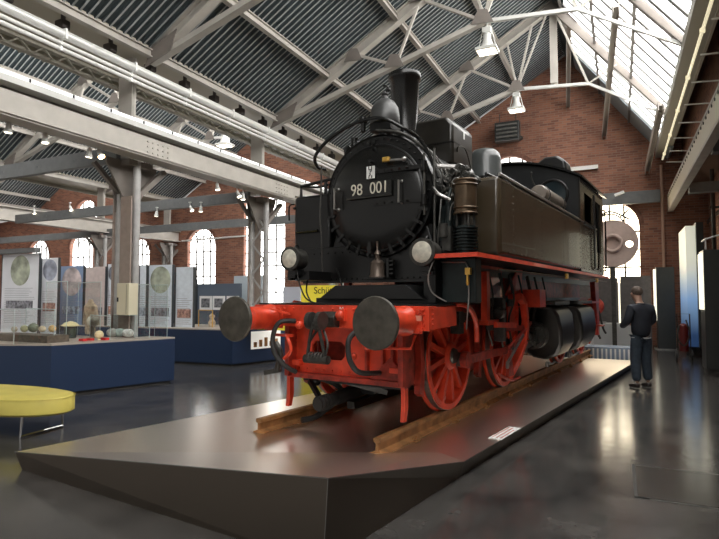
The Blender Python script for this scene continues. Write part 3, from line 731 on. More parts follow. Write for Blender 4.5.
# --- wheels
def wheel(y, side, r=.63, name='driving_wheel'):
    x0 = side * .69; x1 = side * .82
    m = MB(); n = 48
    pr = [(r - .07, x0), (r + .025, x0), (r + .025, x0 + side * .03), (r, x0 + side * .04), (r - .008, x1), (r - .07, x1)]
    rs = [[V((h, y + rr * math.cos(2 * math.pi * k / n), .94 + rr * math.sin(2 * math.pi * k / n))) for k in range(n)] for rr, h in pr]
    m.rings(rs, False, True); w = L(m, name, RED, smooth=True)
    m = MB()
    ns = 12; xm = (x0 + x1) / 2
    for i in range(ns):
        a = 2 * math.pi * i / ns + .2; c, s = math.cos(a), math.sin(a)
        p0 = V((xm + side * .02, y + .1 * c, .94 + .1 * s)); p1 = V((xm, y + (r - .08) * c, .94 + (r - .08) * s)); m.bar(p0, p1, .06, .085, (1, 0, 0))
    m.lathe([(.15, x0), (.17, x0 + side * .01), (.17, x1), (.13, x1 + side * .03)], (0, y, .94), 'X', 24)
    for a0, a1 in ((.6, 1.9),):
        seg = [(y + rr * math.cos(a), .94 + rr * math.sin(a)) for rr, rng in ((r - .085, range(9)), (r - .3, range(8, -1, -1))) for a in [a0 + (a1 - a0) * k / 8 for k in rng]]
        m.prism(seg, 'YZ', xm - .04, xm + .05)
    L(m, 'spokes', RED, w)
    m = MB(); m.lathe([(.085, x1), (.085, x1 + side * .1), (.06, x1 + side * .12)], (0, y + .18, .88), 'X', 16); m.lathe([(.1, x1 + side * .02), (.08, x1 + side * .06)], (0, y, .94), 'X', 18)
    L(m, 'crank_pin', STEELD, w)
    m = MB(); m.rings([[V((h, y + rr * math.cos(2 * math.pi * k / n), .94 + rr * math.sin(2 * math.pi * k / n))) for k in range(n)] for rr, h in ((r + .002, x0 + side * .045), (r + .002, x1 - side * .02), (r - .02, x1 - side * .02), (r - .02, x0 + side * .045))], False, True); L(m, 'tread', STEEL, w, smooth=True)
    return w
AX = (1.5, 3.5, 6.9, 8.9)
for y in AX:
    for s in (-1, 1): wheel(y, s)
    m = MB(); m.cyl((-.7, y, .94), (.7, y, .94), .085); L(m, 'axle', REDD)
# frames of the two bogies
for (y0, y1) in ((.75, 4.3), (6.1, 9.5)):
    for s in (-1, 1):
        m = MB(); x = s * .58; m.prism([(y0, .75), (y0 + .3, .62), (y1, .62), (y1, 1.3), (y0, 1.3)], 'YZ', x - .015, x + .015); L(m, 'bogie_frame', REDD)
    m = MB(); m.box(-.58, .58, y0 + .1, y0 + .16, .7, 1.25); m.box(-.58, .58, (y0 + y1) / 2, (y0 + y1) / 2 + .2, .65, 1.3); m.build_each('frame_stretcher', REDD, loco, off=OFF)
m = MB(); m.box(-.62, .62, .6, 10.0, 1.32, 1.55); L(m, 'main_frame', REDD)
m = MB(); m.box(-.95, .95, 1.3, 9.8, 1.9, 2.0); m.box(-.8, .8, 1.0, 9.8, 1.53, 1.62); L(m, 'underfloor', BLACK)
# springs and hangers
for y in AX[:2]:
    for s in (-1, 1):
        m = MB()
        for i in range(6): m.box(s * .9 - .045, s * .9 + .045, y - .42 + i * .055, y + .42 - i * .055, 1.36 - i * .018 + .06, 1.376 - i * .018 + .06)
        m.box(s * .9 - .06, s * .9 + .06, y - .06, y + .06, 1.2, 1.46); L(m, 'leaf_spring', STEELD)
# coupling rods, crossheads, motion
for s in (-1, 1):
    xr = s * .93
    m = MB(); m.bar((xr, 1.68, .88), (xr, 3.68, .88), .05, .11); m.cyl((xr - .04, 1.68, .88), (xr + .04, 1.68, .88), .1, n=18); m.cyl((xr - .04, 3.68, .88), (xr + .04, 3.68, .88), .1, n=18); L(m, 'coupling_rod', REDD, bevel=.006)
    m = MB(); m.bar((s * 1.03, 3.68, .88), (s * 1.03, 5.0, 1.0), .045, .09); m.cyl((s * 1.0, 3.68, .88), (s * 1.07, 3.68, .88), .09); L(m, 'connecting_rod', STEEL, bevel=.006)
    m = MB(); m.bar((s * 1.1, 2.5, 1.22), (s * 1.1, 3.7, 1.17), .04, .07); m.bar((s * 1.13, 2.7, .95), (s * 1.13, 3.75, 1.25), .03, .04); L(m, 'eccentric_rod', REDD)
    m = MB(); m.bar((s * 1.16, 2.5, .75), (s * 1.16, 3.25, 1.1), .025, .03); m.cyl((s * 1.16, 2.5, .75), (s * 1.18, 2.5, .75), .05); L(m, 'drain_rod', STEEL)
    m = MB(); m.box(s * 1.0, s * 1.14, 2.46, 2.56, 1.05, 1.62); m.box(s * .95, s * 1.05, 2.3, 2.36, 1.2, 1.45); m.cyl((s * 1.1, 2.35, 1.42), (s * 1.1, 2.5, 1.42), .07); L(m, 'sand_valve', STEELD, bevel=.01)
    # motion bracket: pierced red plate with curved lower arm
    m = MB(); pts = [V((s * 1.05, 3.05, 1.62)), V((s * 1.1, 3.25, 1.64)), V((s * 1.12, 3.42, 1.56)), V((s * 1.12, 3.5, 1.3)), V((s * 1.1, 3.5, 1.0)), V((s * 1.02, 3.4, .7)), V((s * .95, 3.2, .48))]
    for i in range(len(pts) - 1): m.bar(pts[i], pts[i + 1], .1, .09, (1, 0, 0))
    m.prism([(2.95, 1.05), (3.4, 1.2), (3.42, 1.58), (3.2, 1.62), (2.9, 1.55)], 'YZ', s * 1.03, s * 1.05)
    for z in (1.2, 1.33, 1.46): m.cyl((s * 1.05, 3.28, z), (s * 1.075, 3.28, z), .035, n=12)
    L(m, 'motion_bracket', RED, bevel=.008)
    m = MB(); m.prism([(3.62, 1.48), (3.95, 1.48), (3.95, 1.74), (3.62, 1.74)], 'YZ', s * .95, s * 1.3); m.prism([(3.0, 1.65), (3.7, 1.62), (3.8, 2.04), (3.55, 2.04)], 'YZ', s * .98, s * 1.0)
    if s > 0: m.prism([(1.15, 2.04), (3.05, 2.04), (2.9, 1.85), (1.9, 1.62), (1.15, 1.6)], 'YZ', s * .92, s * .95); m.build_each('board_support', RED, loco, off=OFF)
    # brake gear
    for y in (.78, 2.5):
        m = MB(); m.prism([(y - .03, 1.25), (y + .05, 1.25), (y + .1, .9), (y + .06, .55), (y - .04, .6), (y, .9)], 'YZ', s * .72, s * .79); L(m, 'brake_hanger', REDD)
    # crosshead slide bars
    m = MB(); m.box(s * .92, s * 1.12, 4.0, 4.6, 1.12, 1.16); m.box(s * .92, s * 1.12, 4.0, 4.6, .9, .94); m.box(s * .95, s * 1.1, 4.15, 4.35, .94, 1.12); m.build_each('slide_bar', STEELD, loco, off=OFF)
for s in (-1, 1):
    m = MB(); m.bar((s * 1.12, 2.2, 1.28), (s * 1.12, 3.0, 1.24), .05, .07); L(m, 'radius_rod', RED, bevel=.005)
    m = MB(); m.box(s * 1.0, s * 1.08, 2.02, 2.12, 1.3, 1.95); m.box(s * .98, s * 1.1, 2.0, 2.4, 1.28, 1.34); L(m, 'hanger_frame', RED)
    m = MB(); m.tube([(s * 1.12, .95, 1.56), (s * 1.16, 1.2, 1.52), (s * 1.16, 1.42, 1.36), (s * 1.14, 1.5, 1.12)], .03); L(m, 'red_pipe', RED, smooth=True)
    m = MB(); m.prism([(3.0, .52), (3.25, .52), (3.12, .88)], 'YZ', s * .98, s * 1.02); m.tube([(s * 1.0, 2.6, .62), (s * 1.05, 3.0, .48), (s * 1.02, 3.5, .46)], .018); L(m, 'lower_brake_rod', REDD)
# tangle of pipes between wheels (right side)
for i in range(9):
    y = 2.3 + i * .28; x = 1.0 + .05 * (i % 3); m = MB()
    m.tube([(x, y, 1.95), (x + .04, y + .05, 1.6), (x - .03, y + .02, 1.3), (x, y + .12, 1.0 - .04 * (i % 4))], .014 + .004 * (i % 2)); m.cyl((x, y, 1.5), (x, y, 1.6), .04, n=10)
    L(m, 'drain_pipe', STEELD)
# cylinders in the middle
def cylinder_block(y0, y1, s, tilt):
    prof = []
    pts = [(.6, .78), (.80, .60), (1.02, .56), (1.22, .66), (1.33, .84), (1.37, 1.08), (1.36, 1.34), (1.30, 1.46), (.62, 1.56)]
    m = MB(); a = [V((s * x, y0 + (1.5 - z) * tilt, z)) for x, z in pts]; b = [V((s * x, y1 + (1.5 - z) * tilt * .6, z)) for x, z in pts]
    m.rings([a, b]); c = L(m, 'cylinder_jacket', mat('jacket_black', (.02, .019, .018), .36, .1, noise=.3, nscale=3), bevel=.05, smooth=True)
    m = MB(); m.box(s * .6, s * 1.34, y0 + .02, y1 - .05, 1.5, 1.56); L(m, 'jacket_lid', STEELD, c, bevel=.01)
    m = MB(); m.cyl((s * 1.0, y0 - .1, 1.02), (s * 1.0, y0 + .1, 1.02), .22, n=24); m.cyl((s * 1.0, y0 - .35, 1.02), (s * 1.0, y0, 1.02), .07)
    for k in range(10): a_ = k * .628; m.cyl((s * 1.0 + .18 * math.cos(a_), y0 - .13, 1.02 + .18 * math.sin(a_)), (s * 1.0 + .18 * math.cos(a_), y0, 1.02 + .18 * math.sin(a_)), .018, n=6)
    L(m, 'cylinder_cover', STEELD, c)
    m = MB(); m.lathe([(.02, 0), (.03, .02), (.03, .07), (.01, .09)], (s * 1.1, y0 + .4, .48)); m.tube([(s * 1.1, y0 + .4, .55), (s * 1.1, y0 + .7, .5), (s * 1.1, y1 - .2, .52)], .015); L(m, 'drain_cock', STEEL, c)
for s in (-1, 1):
    cylinder_block(4.35, 5.45, s, .7); cylinder_block(6.0, 7.5, s, .7)
m = MB(); m.prism([(7.6, .66), (7.9, .75), (8.45, 1.1), (8.5, 1.5), (8.2, 1.5), (8.0, 1.15), (7.6, .85)], 'YZ', 1.1, 1.25); m.box(1.15, 1.3, 7.0, 8.5, 1.5, 1.54); L(m, 'rear_step', RED)
m = MB(); m.prism([(8.0, 1.95), (8.45, 1.95), (8.45, .8), (8.3, .8)], 'YZ', 1.2, 1.3); m.box(1.15, 1.42, 8.1, 8.4, 1.0, 1.03); L(m, 'cab_step', REDD)
m = MB(); m.tube([(1.2, 8.5, 1.3), (1.22, 8.6, .9), (1.25, 8.8, .7)], .025); m.tube([(1.1, 9.6, 1.3), (1.15, 9.8, .9), (1.2, 9.9, .75)], .025); L(m, 'rear_hose', RUBBER)

# --- front beam group
m = MB(); m.box(-1.14, 1.14, .25, .29, 1.30, 1.535); m.box(-1.14, 1.14, .25, .42, 1.525, 1.54)
beam = L(m, 'buffer_beam', RED, bevel=.006)
m = MB()
for s in (-1, 1): m.prism([(.29, 1.31), (.92, 1.33), (.92, 1.53), (.29, 1.53)], 'YZ', s * 1.14, s * 1.12)
m.build_each('beam_side', RED, beam, off=OFF)
m = MB(); 
for x in [-1.08 + i * .135 for i in range(17)]:
    for z in (1.33, 1.5): m.sphere((x, .247, z), .013, n=6)
for z in (1.36, 1.41, 1.46, 1.51): m.sphere((1.09, .247, z), .013, n=6); m.sphere((1.142, .33, z), .013, n=6)
L(m, 'rivets', RED, beam)
DI = M0 = Matrix.Translation((0, 0, -.31)) @ Matrix.Translation((.12, .245, 1.46)) @ Matrix.Rotation(R(90), 4, 'X')
text('beam_lettering', 'M\nXI', .075, WHITEP, beam, M0)
m = MB(); m.box(-1.12, 1.12, .3, 1.35, 1.535, 1.56); L(m, 'deck', BLACK, bevel=.005)
# lower plate with cut-out
bm = bmesh.new(); edges = []
o_ = [(-.74, .72), (.78, .72), (.78, 1.3), (-.74, 1.3)]; h_ = [(-.42, .92), (-.06, .92), (-.01, .97), (-.01, 1.08), (-.06, 1.13), (-.42, 1.13), (-.47, 1.08), (-.47, .97)]
for lp_ in (o_, h_):
    vs = [bm.verts.new((x, .5, z)) for x, z in lp_]
    for i in range(len(vs)): edges.append(bm.edges.new((vs[i], vs[(i + 1) % len(vs)])))
bmesh.ops.triangle_fill(bm, use_beauty=True, use_dissolve=False, edges=edges)
g = bmesh.ops.extrude_face_region(bm, geom=bm.faces[:]); bmesh.ops.translate(bm, vec=(0, .03, 0), verts=[e for e in g['geom'] if isinstance(e, bmesh.types.BMVert)])
mb = MB(); mb.bm.free(); mb.bm = bm; lowp = L(mb, 'bogie_front_plate', RED)
m = MB(); m.box(-.76, .8, .42, .52, .70, .76); m.box(-.76, -.7, .35, .5, .72, 1.3); m.box(.74, .8, .35, .6, .72, 1.3)
for x in (.3, .5, .62): m.box(x - .015, x + .015, .44, .5, .8, 1.3)
m.prism([(.35, .76), (.80, .76), (.80, .8), (.6, 1.0)], 'XZ', .44, .49); L(m, 'plate_ribs', REDD, lowp, bevel=.006)
m = MB()
for x, z in [(-.66 + i * .12, .80) for i in range(12)] + [(-.7, .85 + i * .09) for i in range(5)]: m.sphere((x, .495, z), .014, n=6)
L(m, 'rivets', RED, lowp)
m = MB(); m.tube([(.45, .3, 1.1), (.92, .3, 1.12), (.95, .34, 1.25)], .014, smooth=False); L(m, 'hand_bar', RED)
# guard irons
for s in (-1, 1):
    m = MB(); m.prism([(.42, .9), (.50, .9), (.50, .5), (.46, .36), (.40, .36), (.42, .5)], 'YZ', s * .76 - .024, s * .76 + .024); m.box(s * .76 - .025, s * .6, .42, .5, .84, .9); L(m, 'guard_iron', RED, bevel=.006)
# buffers
for s in (-1, 1):
    x = s * .885; z = 1.395
    m = MB(); m.lathe([(.15, .25), (.15, .20), (.128, .17), (.128, -.12), (.10, -.14), (.10, -.24)], (x, 0, z), 'Y', 28); b_ = L(m, 'buffer', RED, smooth=True)
    m = MB(); m.lathe([(.05, -.24), (.12, -.27), (.24, -.3), (.245, -.315), (.235, -.335), (.14, -.345), (.0, -.35)], (x, 0, z), 'Y', 36); L(m, 'buffer_head', BUFF, b_, smooth=True)
    m = MB(); m.prism([(x - .19, z - .12), (x + .19, z - .12), (x + .19, z + .12), (x - .19, z + .12)], 'XZ', .225, .25)
    for dx in (-.16, .16):
        for dz in (-.09, .09): m.cyl((x + dx, .225, z + dz), (x + dx, .195, z + dz), .025, n=6)
    L(m, 'buffer_flange', RED, b_, bevel=.004)
    m = MB(); m.bar((x + s * -.33, .2, 1.44), (x + s * -.17, .05, 1.50), .12, .02); L(m, 'shunter_step', RED, b_)
m = MB(); m.bar((.55, -.12, 1.46), (.63, -.14, 1.46), .06, .005); m.box(1.0, 1.08, .2, .222, 1.4, 1.45); L(m, 'data_plate', WHITEP if False else mat('plate_pink', (.8, .35, .25), .5), beam)
# hook and screw coupling
m = MB(); m.box(-.03, .03, .02, .25, 1.36, 1.42); m.torus((0, -.02, 1.36), .055, .028, 'X', 16, 8, -2.2, 2.0); m.cyl((-.09, .22, 1.39), (.09, .22, 1.39), .09, n=6); hook = L(m, 'draw_hook', STEELD, bevel=.004)
m = MB()
for sx in (-1, 1): m.tube([(sx * .03, -.04, 1.36), (sx * .06, -.05, 1.26), (sx * .10, -.04, 1.08), (sx * .11, -.04, 1.0)], .018)
m.cyl((-.15, -.03, .99), (.15, -.03, .99), .045, n=12)
for k in range(5): m.torus((-.08 + k * .04, -.02, 1.01), .045, .012, 'X', 12, 6)
for sx in (-1, 1): m.tube([(sx * .1, -.02, 1.01), (sx * .12, 0, 1.15), (sx * .03, .04, 1.3)], .014)
m.cyl((-.10, -.03, 1.385), (-.05, -.03, 1.385), .09, n=18); m.cyl((.03, -.03, 1.385), (.08, -.03, 1.385), .095, n=18); L(m, 'screw_coupling', STEELD, hook)
m = MB(); m.sphere((.13, .2, 1.44), .05); m.box(.08, .18, .2, .25, 1.38, 1.5); L(m, 'coupling_boss', RED, beam)
# brake hoses
m = MB(); m.tube([(-.52, .25, 1.36), (-.60, .08, 1.35), (-.65, .03, 1.2), (-.62, .02, 1.02), (-.52, .08, .88), (-.46, .2, .80)], .028); L(m, 'brake_hose', RUBBER, smooth=True)
m = MB(); m.tube([(.36, .25, 1.30), (.34, .08, 1.22), (.34, .05, 1.08), (.38, .05, .96), (.44, .12, .87), (.50, .4, .84)], .028); L(m, 'brake_hose', RUBBER, smooth=True)
m = MB(); m.tube([(-.62, .22, 1.2), (-.5, .1, 1.18), (-.45, .1, 1.05), (-.55, .1, .95)], .02); m.bar((-.76, .2, 1.2), (-.5, .2, 1.2), .03, .03); m.sphere((-.42, .2, 1.32), .045); m.sphere((.47, .2, 1.12), .045); m.sphere((.3, .2, 1.02), .04); L(m, 'air_cock', RED)
m = MB(); m.bar((-.82, .1, .78), (-.62, .12, .82), .07, .05); m.tube([(-.65, .1, .82), (-.6, .1, 1.0), (-.68, .1, 1.12)], .035); L(m, 'shunting_lever', STEELD)
# underside clutter front
m = MB(); m.cyl((-.24, .3, .45), (-.22, .6, .47), .07, n=20)
for i in range(4): m.torus((-.24, .33 + i * .06, .455), .075, .013, 'Y', 18, 6)
m.cyl((-.22, .6, .47), (-.1, 1.1, .55), .08, n=16); m.tube([(-.2, .8, .5), (-.3, .7, .62), (-.42, .6, .68)], .03); m.tube([(-.5, .35, .24), (-.42, .5, .26), (-.3, .7, .4)], .035); L(m, 'heating_hose_coupling', RUBBER, smooth=True)
m = MB(); m.bar((-.62, .55, .68), (.72, .55, .68), .05, .04); m.bar((-.2, .6, .7), (.3, .9, .55), .08, .06); m.bar((-.5, .5, .66), (-.28, .4, .5), .05, .05); m.prism([(-.1, .7), (.2, .7), (.12, .5), (-.05, .5)], 'XZ', .9, 1.0); m.sphere((-.45, .55, .66), .06); m.bar((.0, .6, .42), (.1, 3.0, .5), .1, .08); m.box(-.5, .5, 1.9, 2.5, .45, .8); L(m, 'brake_rigging', BLACK)

# --- front superstructure
m = MB(); m.prism([(-.66, 1.60), (.80, 1.60), (.56, 1.77), (-.40, 1.77)], 'XZ', .85, 1.4); L(m, 'bogie_pivot_housing', BLACK, bevel=.01)
m = MB(); m.box(-1.18, .98, 1.22, 1.6, 1.82, 2.28); m.prism([(-.74, 2.2), (.74, 2.2), (.6, 2.6), (-.6, 2.6)], 'XZ', 1.24, 2.4); saddle = L(m, 'smokebox_saddle', BLACK, bevel=.01)
m = MB()
for i in range(26): m.sphere((-1.12 + i * .08, 1.215, 1.86), .013, n=6)
for i in range(18): m.sphere((-1.12 + i * .115, 1.215, 2.2), .012, n=6)
m.box(-1.18, .98, 1.20, 1.225, 1.81, 1.83); L(m, 'rivets', BLACKG, saddle)
# smokebox
SZ = 2.87
m = MB(); m.lathe([(.745, 1.19), (.76, 1.17), (.76, 1.26), (.735, 1.27), (.735, 2.5), (.70, 2.52)], (0, 0, SZ), 'Y', 56); smk = L(m, 'smokebox', BLACK, smooth=True)
m = MB()
for k in range(44):
    a = 2 * math.pi * k / 44; m.sphere((.7 * math.cos(a), 1.165, SZ + .7 * math.sin(a)), .014, n=6)
for yy in (1.34, 2.4):
    for k in range(40):
        a = 2 * math.pi * k / 40; m.sphere((.738 * math.cos(a), yy, SZ + .738 * math.sin(a)), .012, n=6)
L(m, 'rivets', BLACKG, smk)
m = MB(); m.lathe([(.64, 1.19), (.655, 1.16), (.645, 1.12), (.62, 1.105), (.45, 1.075), (.25, 1.055), (.0, 1.05)], (0, 0, SZ - .04), 'Y', 56); door = L(m, 'smokebox_door', BLACKG, smooth=True)
m = MB(); m.torus((0, 1.13, SZ - .04), .655, .02, 'Y', 56, 8); L(m, 'door_seal', BLACK, door, smooth=True)
for k in range(13):
    a = R(196 + k * 13.5) if k < 12 else R(90)
    c, s_ = math.cos(a), math.sin(a); m = MB()
    m.bar((.60 * c, 1.10, SZ - .04 + .60 * s_), (.74 * c, 1.12, SZ - .04 + .73 * s_), .035, .02, (0, 1, 0)); m.cyl((.69 * c, 1.13, SZ - .04 + .69 * s_), (.69 * c, 1.085, SZ - .04 + .69 * s_), .018, n=6)
    L(m, 'door_dog', BLACKG, door)
for z in (SZ + .27, SZ - .12):
    m = MB(); m.bar((.02, 1.05, z - .0), (.52, 1.08, z + .0), .03, .05, (0, 0, 1)); m.cyl((.68, 1.1, z - .06), (.68, 1.1, z + .06), .035)
    for i in range(5): m.sphere((.08 + i * .1, 1.04, z), .014, n=6)
    m.bar((.52, 1.08, z), (.68, 1.1, z), .03, .05); L(m, 'hinge_strap', BLACKG, door)
m = MB(); m.cyl((.68, 1.1, SZ - .3), (.68, 1.1, SZ + .42), .014); L(m, 'hinge_pin', STEELD, door)
for x in (-.52, .40):
    m = MB(); m.tube([(x, 1.1, SZ + .12), (x, 1.0, SZ + .12), (x, 1.0, SZ - .14), (x, 1.1, SZ - .14)], .013, smooth=False); m.sphere((x, 1.09, SZ + .12), .025); m.sphere((x, 1.09, SZ - .14), .025); L(m, 'door_handle', STEEL, door)
m = MB(); m.cyl((-.02, 1.05, SZ + .62), (-.02, 1.0, SZ + .62), .02); m.cyl((0, 1.05, SZ + .4), (0, 1.0, SZ + .4), .018); m.cyl((0, 1.08, SZ - .66), (0, .98, SZ - .66), .03); m.bar((0, 1.0, SZ - .58), (0, 1.0, SZ - .72), .04, .02, (0, 1, 0)); L(m, 'door_bolt', BLACKG, door)
# number plate and plaque
MP = Matrix.Translation((-.04, 1.03, SZ + .04))
m = MB(); m.box(-.35, .29, 1.02, 1.045, SZ - .03, SZ + .15); plate = L(m, 'number_plate', BLACKG, door, bevel=.004)
m = MB(); m.tube([(-.35, 1.02, SZ - .035), (.29, 1.02, SZ - .035)], .008, smooth=False); L(m, 'plate_edge', STEELD, plate) if False else L(m, 'plate_edge', STEELD, door)
NUMC = mat('number_cream', (.62, .58, .48), .4)
t_ = text('number_lettering', '98  001', .20, NUMC, door, Matrix.Translation((-.015, 1.016, SZ + .062 - .31)) @ Matrix.Rotation(R(90), 4, 'X'), .003, sx=.88)
m = MB(); m.box(-.055, .055, 1.02, 1.035, SZ + .19, SZ + .34); L(m, 'emblem_plate', WHITEP, door)
m = MB(); y = 1.017
for pts in ([(-.02, .34), (-.02, .30)], [(.02, .34), (.02, .29)], [(-.02, .30), (.02, .29)], [(.02, .29), (-.005, .26)], [(-.005, .26), (.0, .23)], [(0, .24), (-.02, .21)], [(-.02, .21), (-.02, .19)], [(.02, .23), (.02, .19)]):
    a, b = pts; m.bar((a[0], y, SZ + a[1] - .003), (b[0], y, SZ + b[1] + .003), .012, .006, (0, 1, 0))
L(m, 'emblem_marks', RUBBER, door)
m = MB(); m.box(.18, .27, .99, 1.04, SZ + .36, SZ + .42); L(m, 'brass_clip', BRASS, door, bevel=.01)
m = MB(); m.bar((.27, 1.03, SZ + .38), (.45, 1.05, SZ + .37), .03, .02); m.sphere((.45, 1.04, SZ + .37), .03); L(m, 'clip_latch', STEEL, door)
# boiler
m = MB(); m.lathe([(.70, 2.5), (.70, 6.0)], (0, 0, SZ), 'Y', 48)
for y in (2.6, 3.6, 4.8): m.torus((0, y, SZ), .702, .012, 'Y', 48, 6)
L(m, 'boiler_barrel', BROWNB, smooth=True)
# chimney
m = MB(); m.lathe([(.30, 3.52), (.235, 3.62), (.19, 3.70), (.165, 3.80), (.172, 3.83), (.165, 3.86), (.198, 4.53), (.222, 4.56), (.229, 4.60), (.219, 4.64), (.19, 4.64), (.17, 4.4), (.15, 4.2)], (0, 1.9, 0), 'Z', 40); L(m, 'chimney', BLACKG, smooth=True)
# bell dome
m = MB(); m.lathe([(.185, 3.80), (.19, 3.82), (.185, 3.90), (.17, 4.0), (.12, 4.08), (.05, 4.12), (.035, 4.16), (.05, 4.18), (.03, 4.22), (.0, 4.23)], (0.03, 1.32, 0), 'Z', 32); bell = L(m, 'bell', mat('bell_grey', (.07, .07, .07), .4, .4, noise=.2), smooth=True)
m = MB(); m.box(-.12, .18, 1.2, 1.45, 3.70, 3.80); m.cyl((.03, 1.32, 3.55), (.03, 1.32, 3.72), .08); m.tube([(.03, 1.32, 4.15), (.08, 1.3, 4.26), (.02, 1.3, 4.29)], .012); m.sphere((.1, 1.3, 4.22), .025); L(m, 'bell_bracket', BLACK, bell)
# oval feed dome / lubricator to the left
m = MB(); m.cyl((-.42, 1.3, SZ + .66), (-.42, 1.3, SZ + .82), .05); m.cyl((-.55, 1.3, SZ + .63), (-.25, 1.35, SZ + .74), .055, n=14); m.torus((-.5, 1.29, SZ + .64), .07, .025, 'X', 14, 8); m.torus((-.36, 1.3, SZ + .7), .06, .02, 'X', 14, 8); L(m, 'exhaust_pipe', BLACKG, smooth=True)
m = MB(); m.lathe([(.03, 3.72), (.035, 3.83), (.055, 3.84), (.055, 3.9), (.0, 3.9)], (-.27, 1.28, .02)); L(m, 'whistle', BLACKG)
# front handrail loop over smokebox
m = MB(); m.tube([(-.80, 1.2, SZ + .44), (-.88, 1.12, SZ + .47), (-.86, 1.05, SZ + .6), (-.6, 1.02, SZ + .78), (-.2, 1.0, SZ + .9), (.15, 1.0, SZ + .9), (.38, 1.1, SZ + .78), (.52, 1.3, SZ + .66), (.63, 1.4, SZ + .42), (.72, 1.4, SZ + .18)], .022); L(m, 'handrail', BLACKG, smooth=True)
m = MB(); m.tube([(-.80, 1.1, SZ + .46), (-.82, 1.12, SZ + .2), (-.82, 1.1, SZ - .2), (-.80, 1.1, SZ - .4)], .012); m.tube([(-.80, 1.1, SZ - .4), (-.74, 1.05, SZ - .95)], .009); L(m, 'lamp_iron_rod', STEELD)
m = MB(); m.tube([(.0, 1.15, 3.68), (.3, 1.2, 3.62), (.5, 1.3, 3.48), (.62, 1.45, 3.3), (.70, 1.5, 3.05), (.72, 1.5, 2.8)], .02); m.tube([(.2, 1.5, 3.62), (.5, 1.6, 3.46), (.66, 1.7, 3.22), (.76, 1.7, 3.02), (.9, 1.6, 2.98)], .02)
m.tube([(.3, 1.3, 3.62), (.56, 1.5, 3.42), (.7, 1.6, 3.1), (.85, 1.5, 2.86), (1.0, 1.4, 2.82)], .018); L(m, 'steam_pipe', STEELD, smooth=True)
m = MB(); m.tube([(.74, 1.25, SZ + .5), (.76, 1.2, SZ - .1), (.76, 1.2, SZ - .75)], .016); m.tube([(.80, 1.3, SZ - .1), (.82, 1.2, SZ - .4), (.78, 1.2, SZ - .8)], .012); L(m, 'vertical_pipe', STEELD)
# valves cluster between smokebox and tank (right)
for i, (x, y, z, r) in enumerate([(.78, 1.6, 3.06, .06), (.86, 1.55, 3.12, .05), (.92, 1.7, 3.18, .055), (.8, 1.9, 3.25, .06), (1.0, 1.6, 3.08, .05), (1.08, 1.65, 3.04, .045), (.95, 1.45, 2.98, .05), (.74, 1.5, 2.92, .05), (1.15, 1.5, 2.98, .04), (.86, 1.4, 2.82, .04)]):
    m = MB(); m.lathe([(r * .6, -r), (r, -r * .8), (r, r * .8), (r * .6, r)], (x, y, z), 'Y' if i % 2 else 'X', 16); m.torus((x, y - r * 1.2, z), r * .8, .01, 'Y', 16, 6); m.cyl((x, y, z - r * 2), (x, y, z), r * .4); m.cyl((x - r * 1.6, y, z), (x + r * 1.6, y, z), r * .35)
    L(m, 'valve', STEELD if i % 3 else STEEL, smooth=True)
m = MB(); m.tube([(1.0, 1.4, 2.95), (1.15, 1.3, 2.9), (1.12, 1.2, 2.75), (.98, 1.2, 2.68), (.95, 1.2, 2.5)], .008); m.tube([(.74, 1.2, 2.9), (.85, 1.1, 2.8), (.98, 1.15, 2.72)], .02); L(m, 'copper_pipe', STEEL)
# feedwater heater / steam header (light bulge next to smokebox)
m = MB(); m.cyl((.68, 1.75, 3.1), (.68, 2.35, 3.25), .13, n=20); m.cyl((.6, 1.5, 3.2), (.62, 2.3, 3.34), .07, n=16); L(m, 'feedwater_drum', BROWNB, smooth=True)
# sandbox behind chimney
m = MB(); m.prism([(-.50, 3.45), (.50, 3.45), (.50, 4.02), (.40, 4.13), (-.40, 4.13), (-.50, 4.02)], 'XZ', 2.35, 3.1); sb = L(m, 'sandbox', mat('sandbox_paint', (.016, .014, .011), .28, noise=.2, coat=.2), bevel=.04, smooth=True)
m = MB(); m.box(-.42, .42, 2.37, 3.08, 3.2, 3.46); m.box(-.505, .505, 2.34, 3.11, 3.76, 3.77); m.torus((-.1, 2.34, 4.14), .04, .015, 'Y', 12, 6); m.cyl((-.1, 2.6, 4.1), (-.1, 2.6, 4.18), .06); L(m, 'sandbox_skirt', BLACK, sb)
m = MB(); m.box(.503, .508, 2.72, 2.76, 3.88, 3.98); L(m, 'enamel_tag', WHITEP, sb)
m = MB(); m.tube([(.5, 2.5, 3.65), (.54, 2.45, 3.7), (.54, 2.7, 3.72), (.54, 2.9, 3.5), (.6, 2.9, 3.2)], .01); L(m, 'sand_pipe', STEELD, sb)
# steam dome
m = MB(); m.lathe([(.36, 3.45), (.30, 3.62), (.295, 4.12), (.27, 4.22), (.2, 4.29), (.1, 4.32), (0, 4.33)], (0, 4.95, 0), 'Z', 40); L(m, 'steam_dome', mat('dome_paint', (.045, .05, .05), .3, noise=.2, coat=.3), smooth=True)
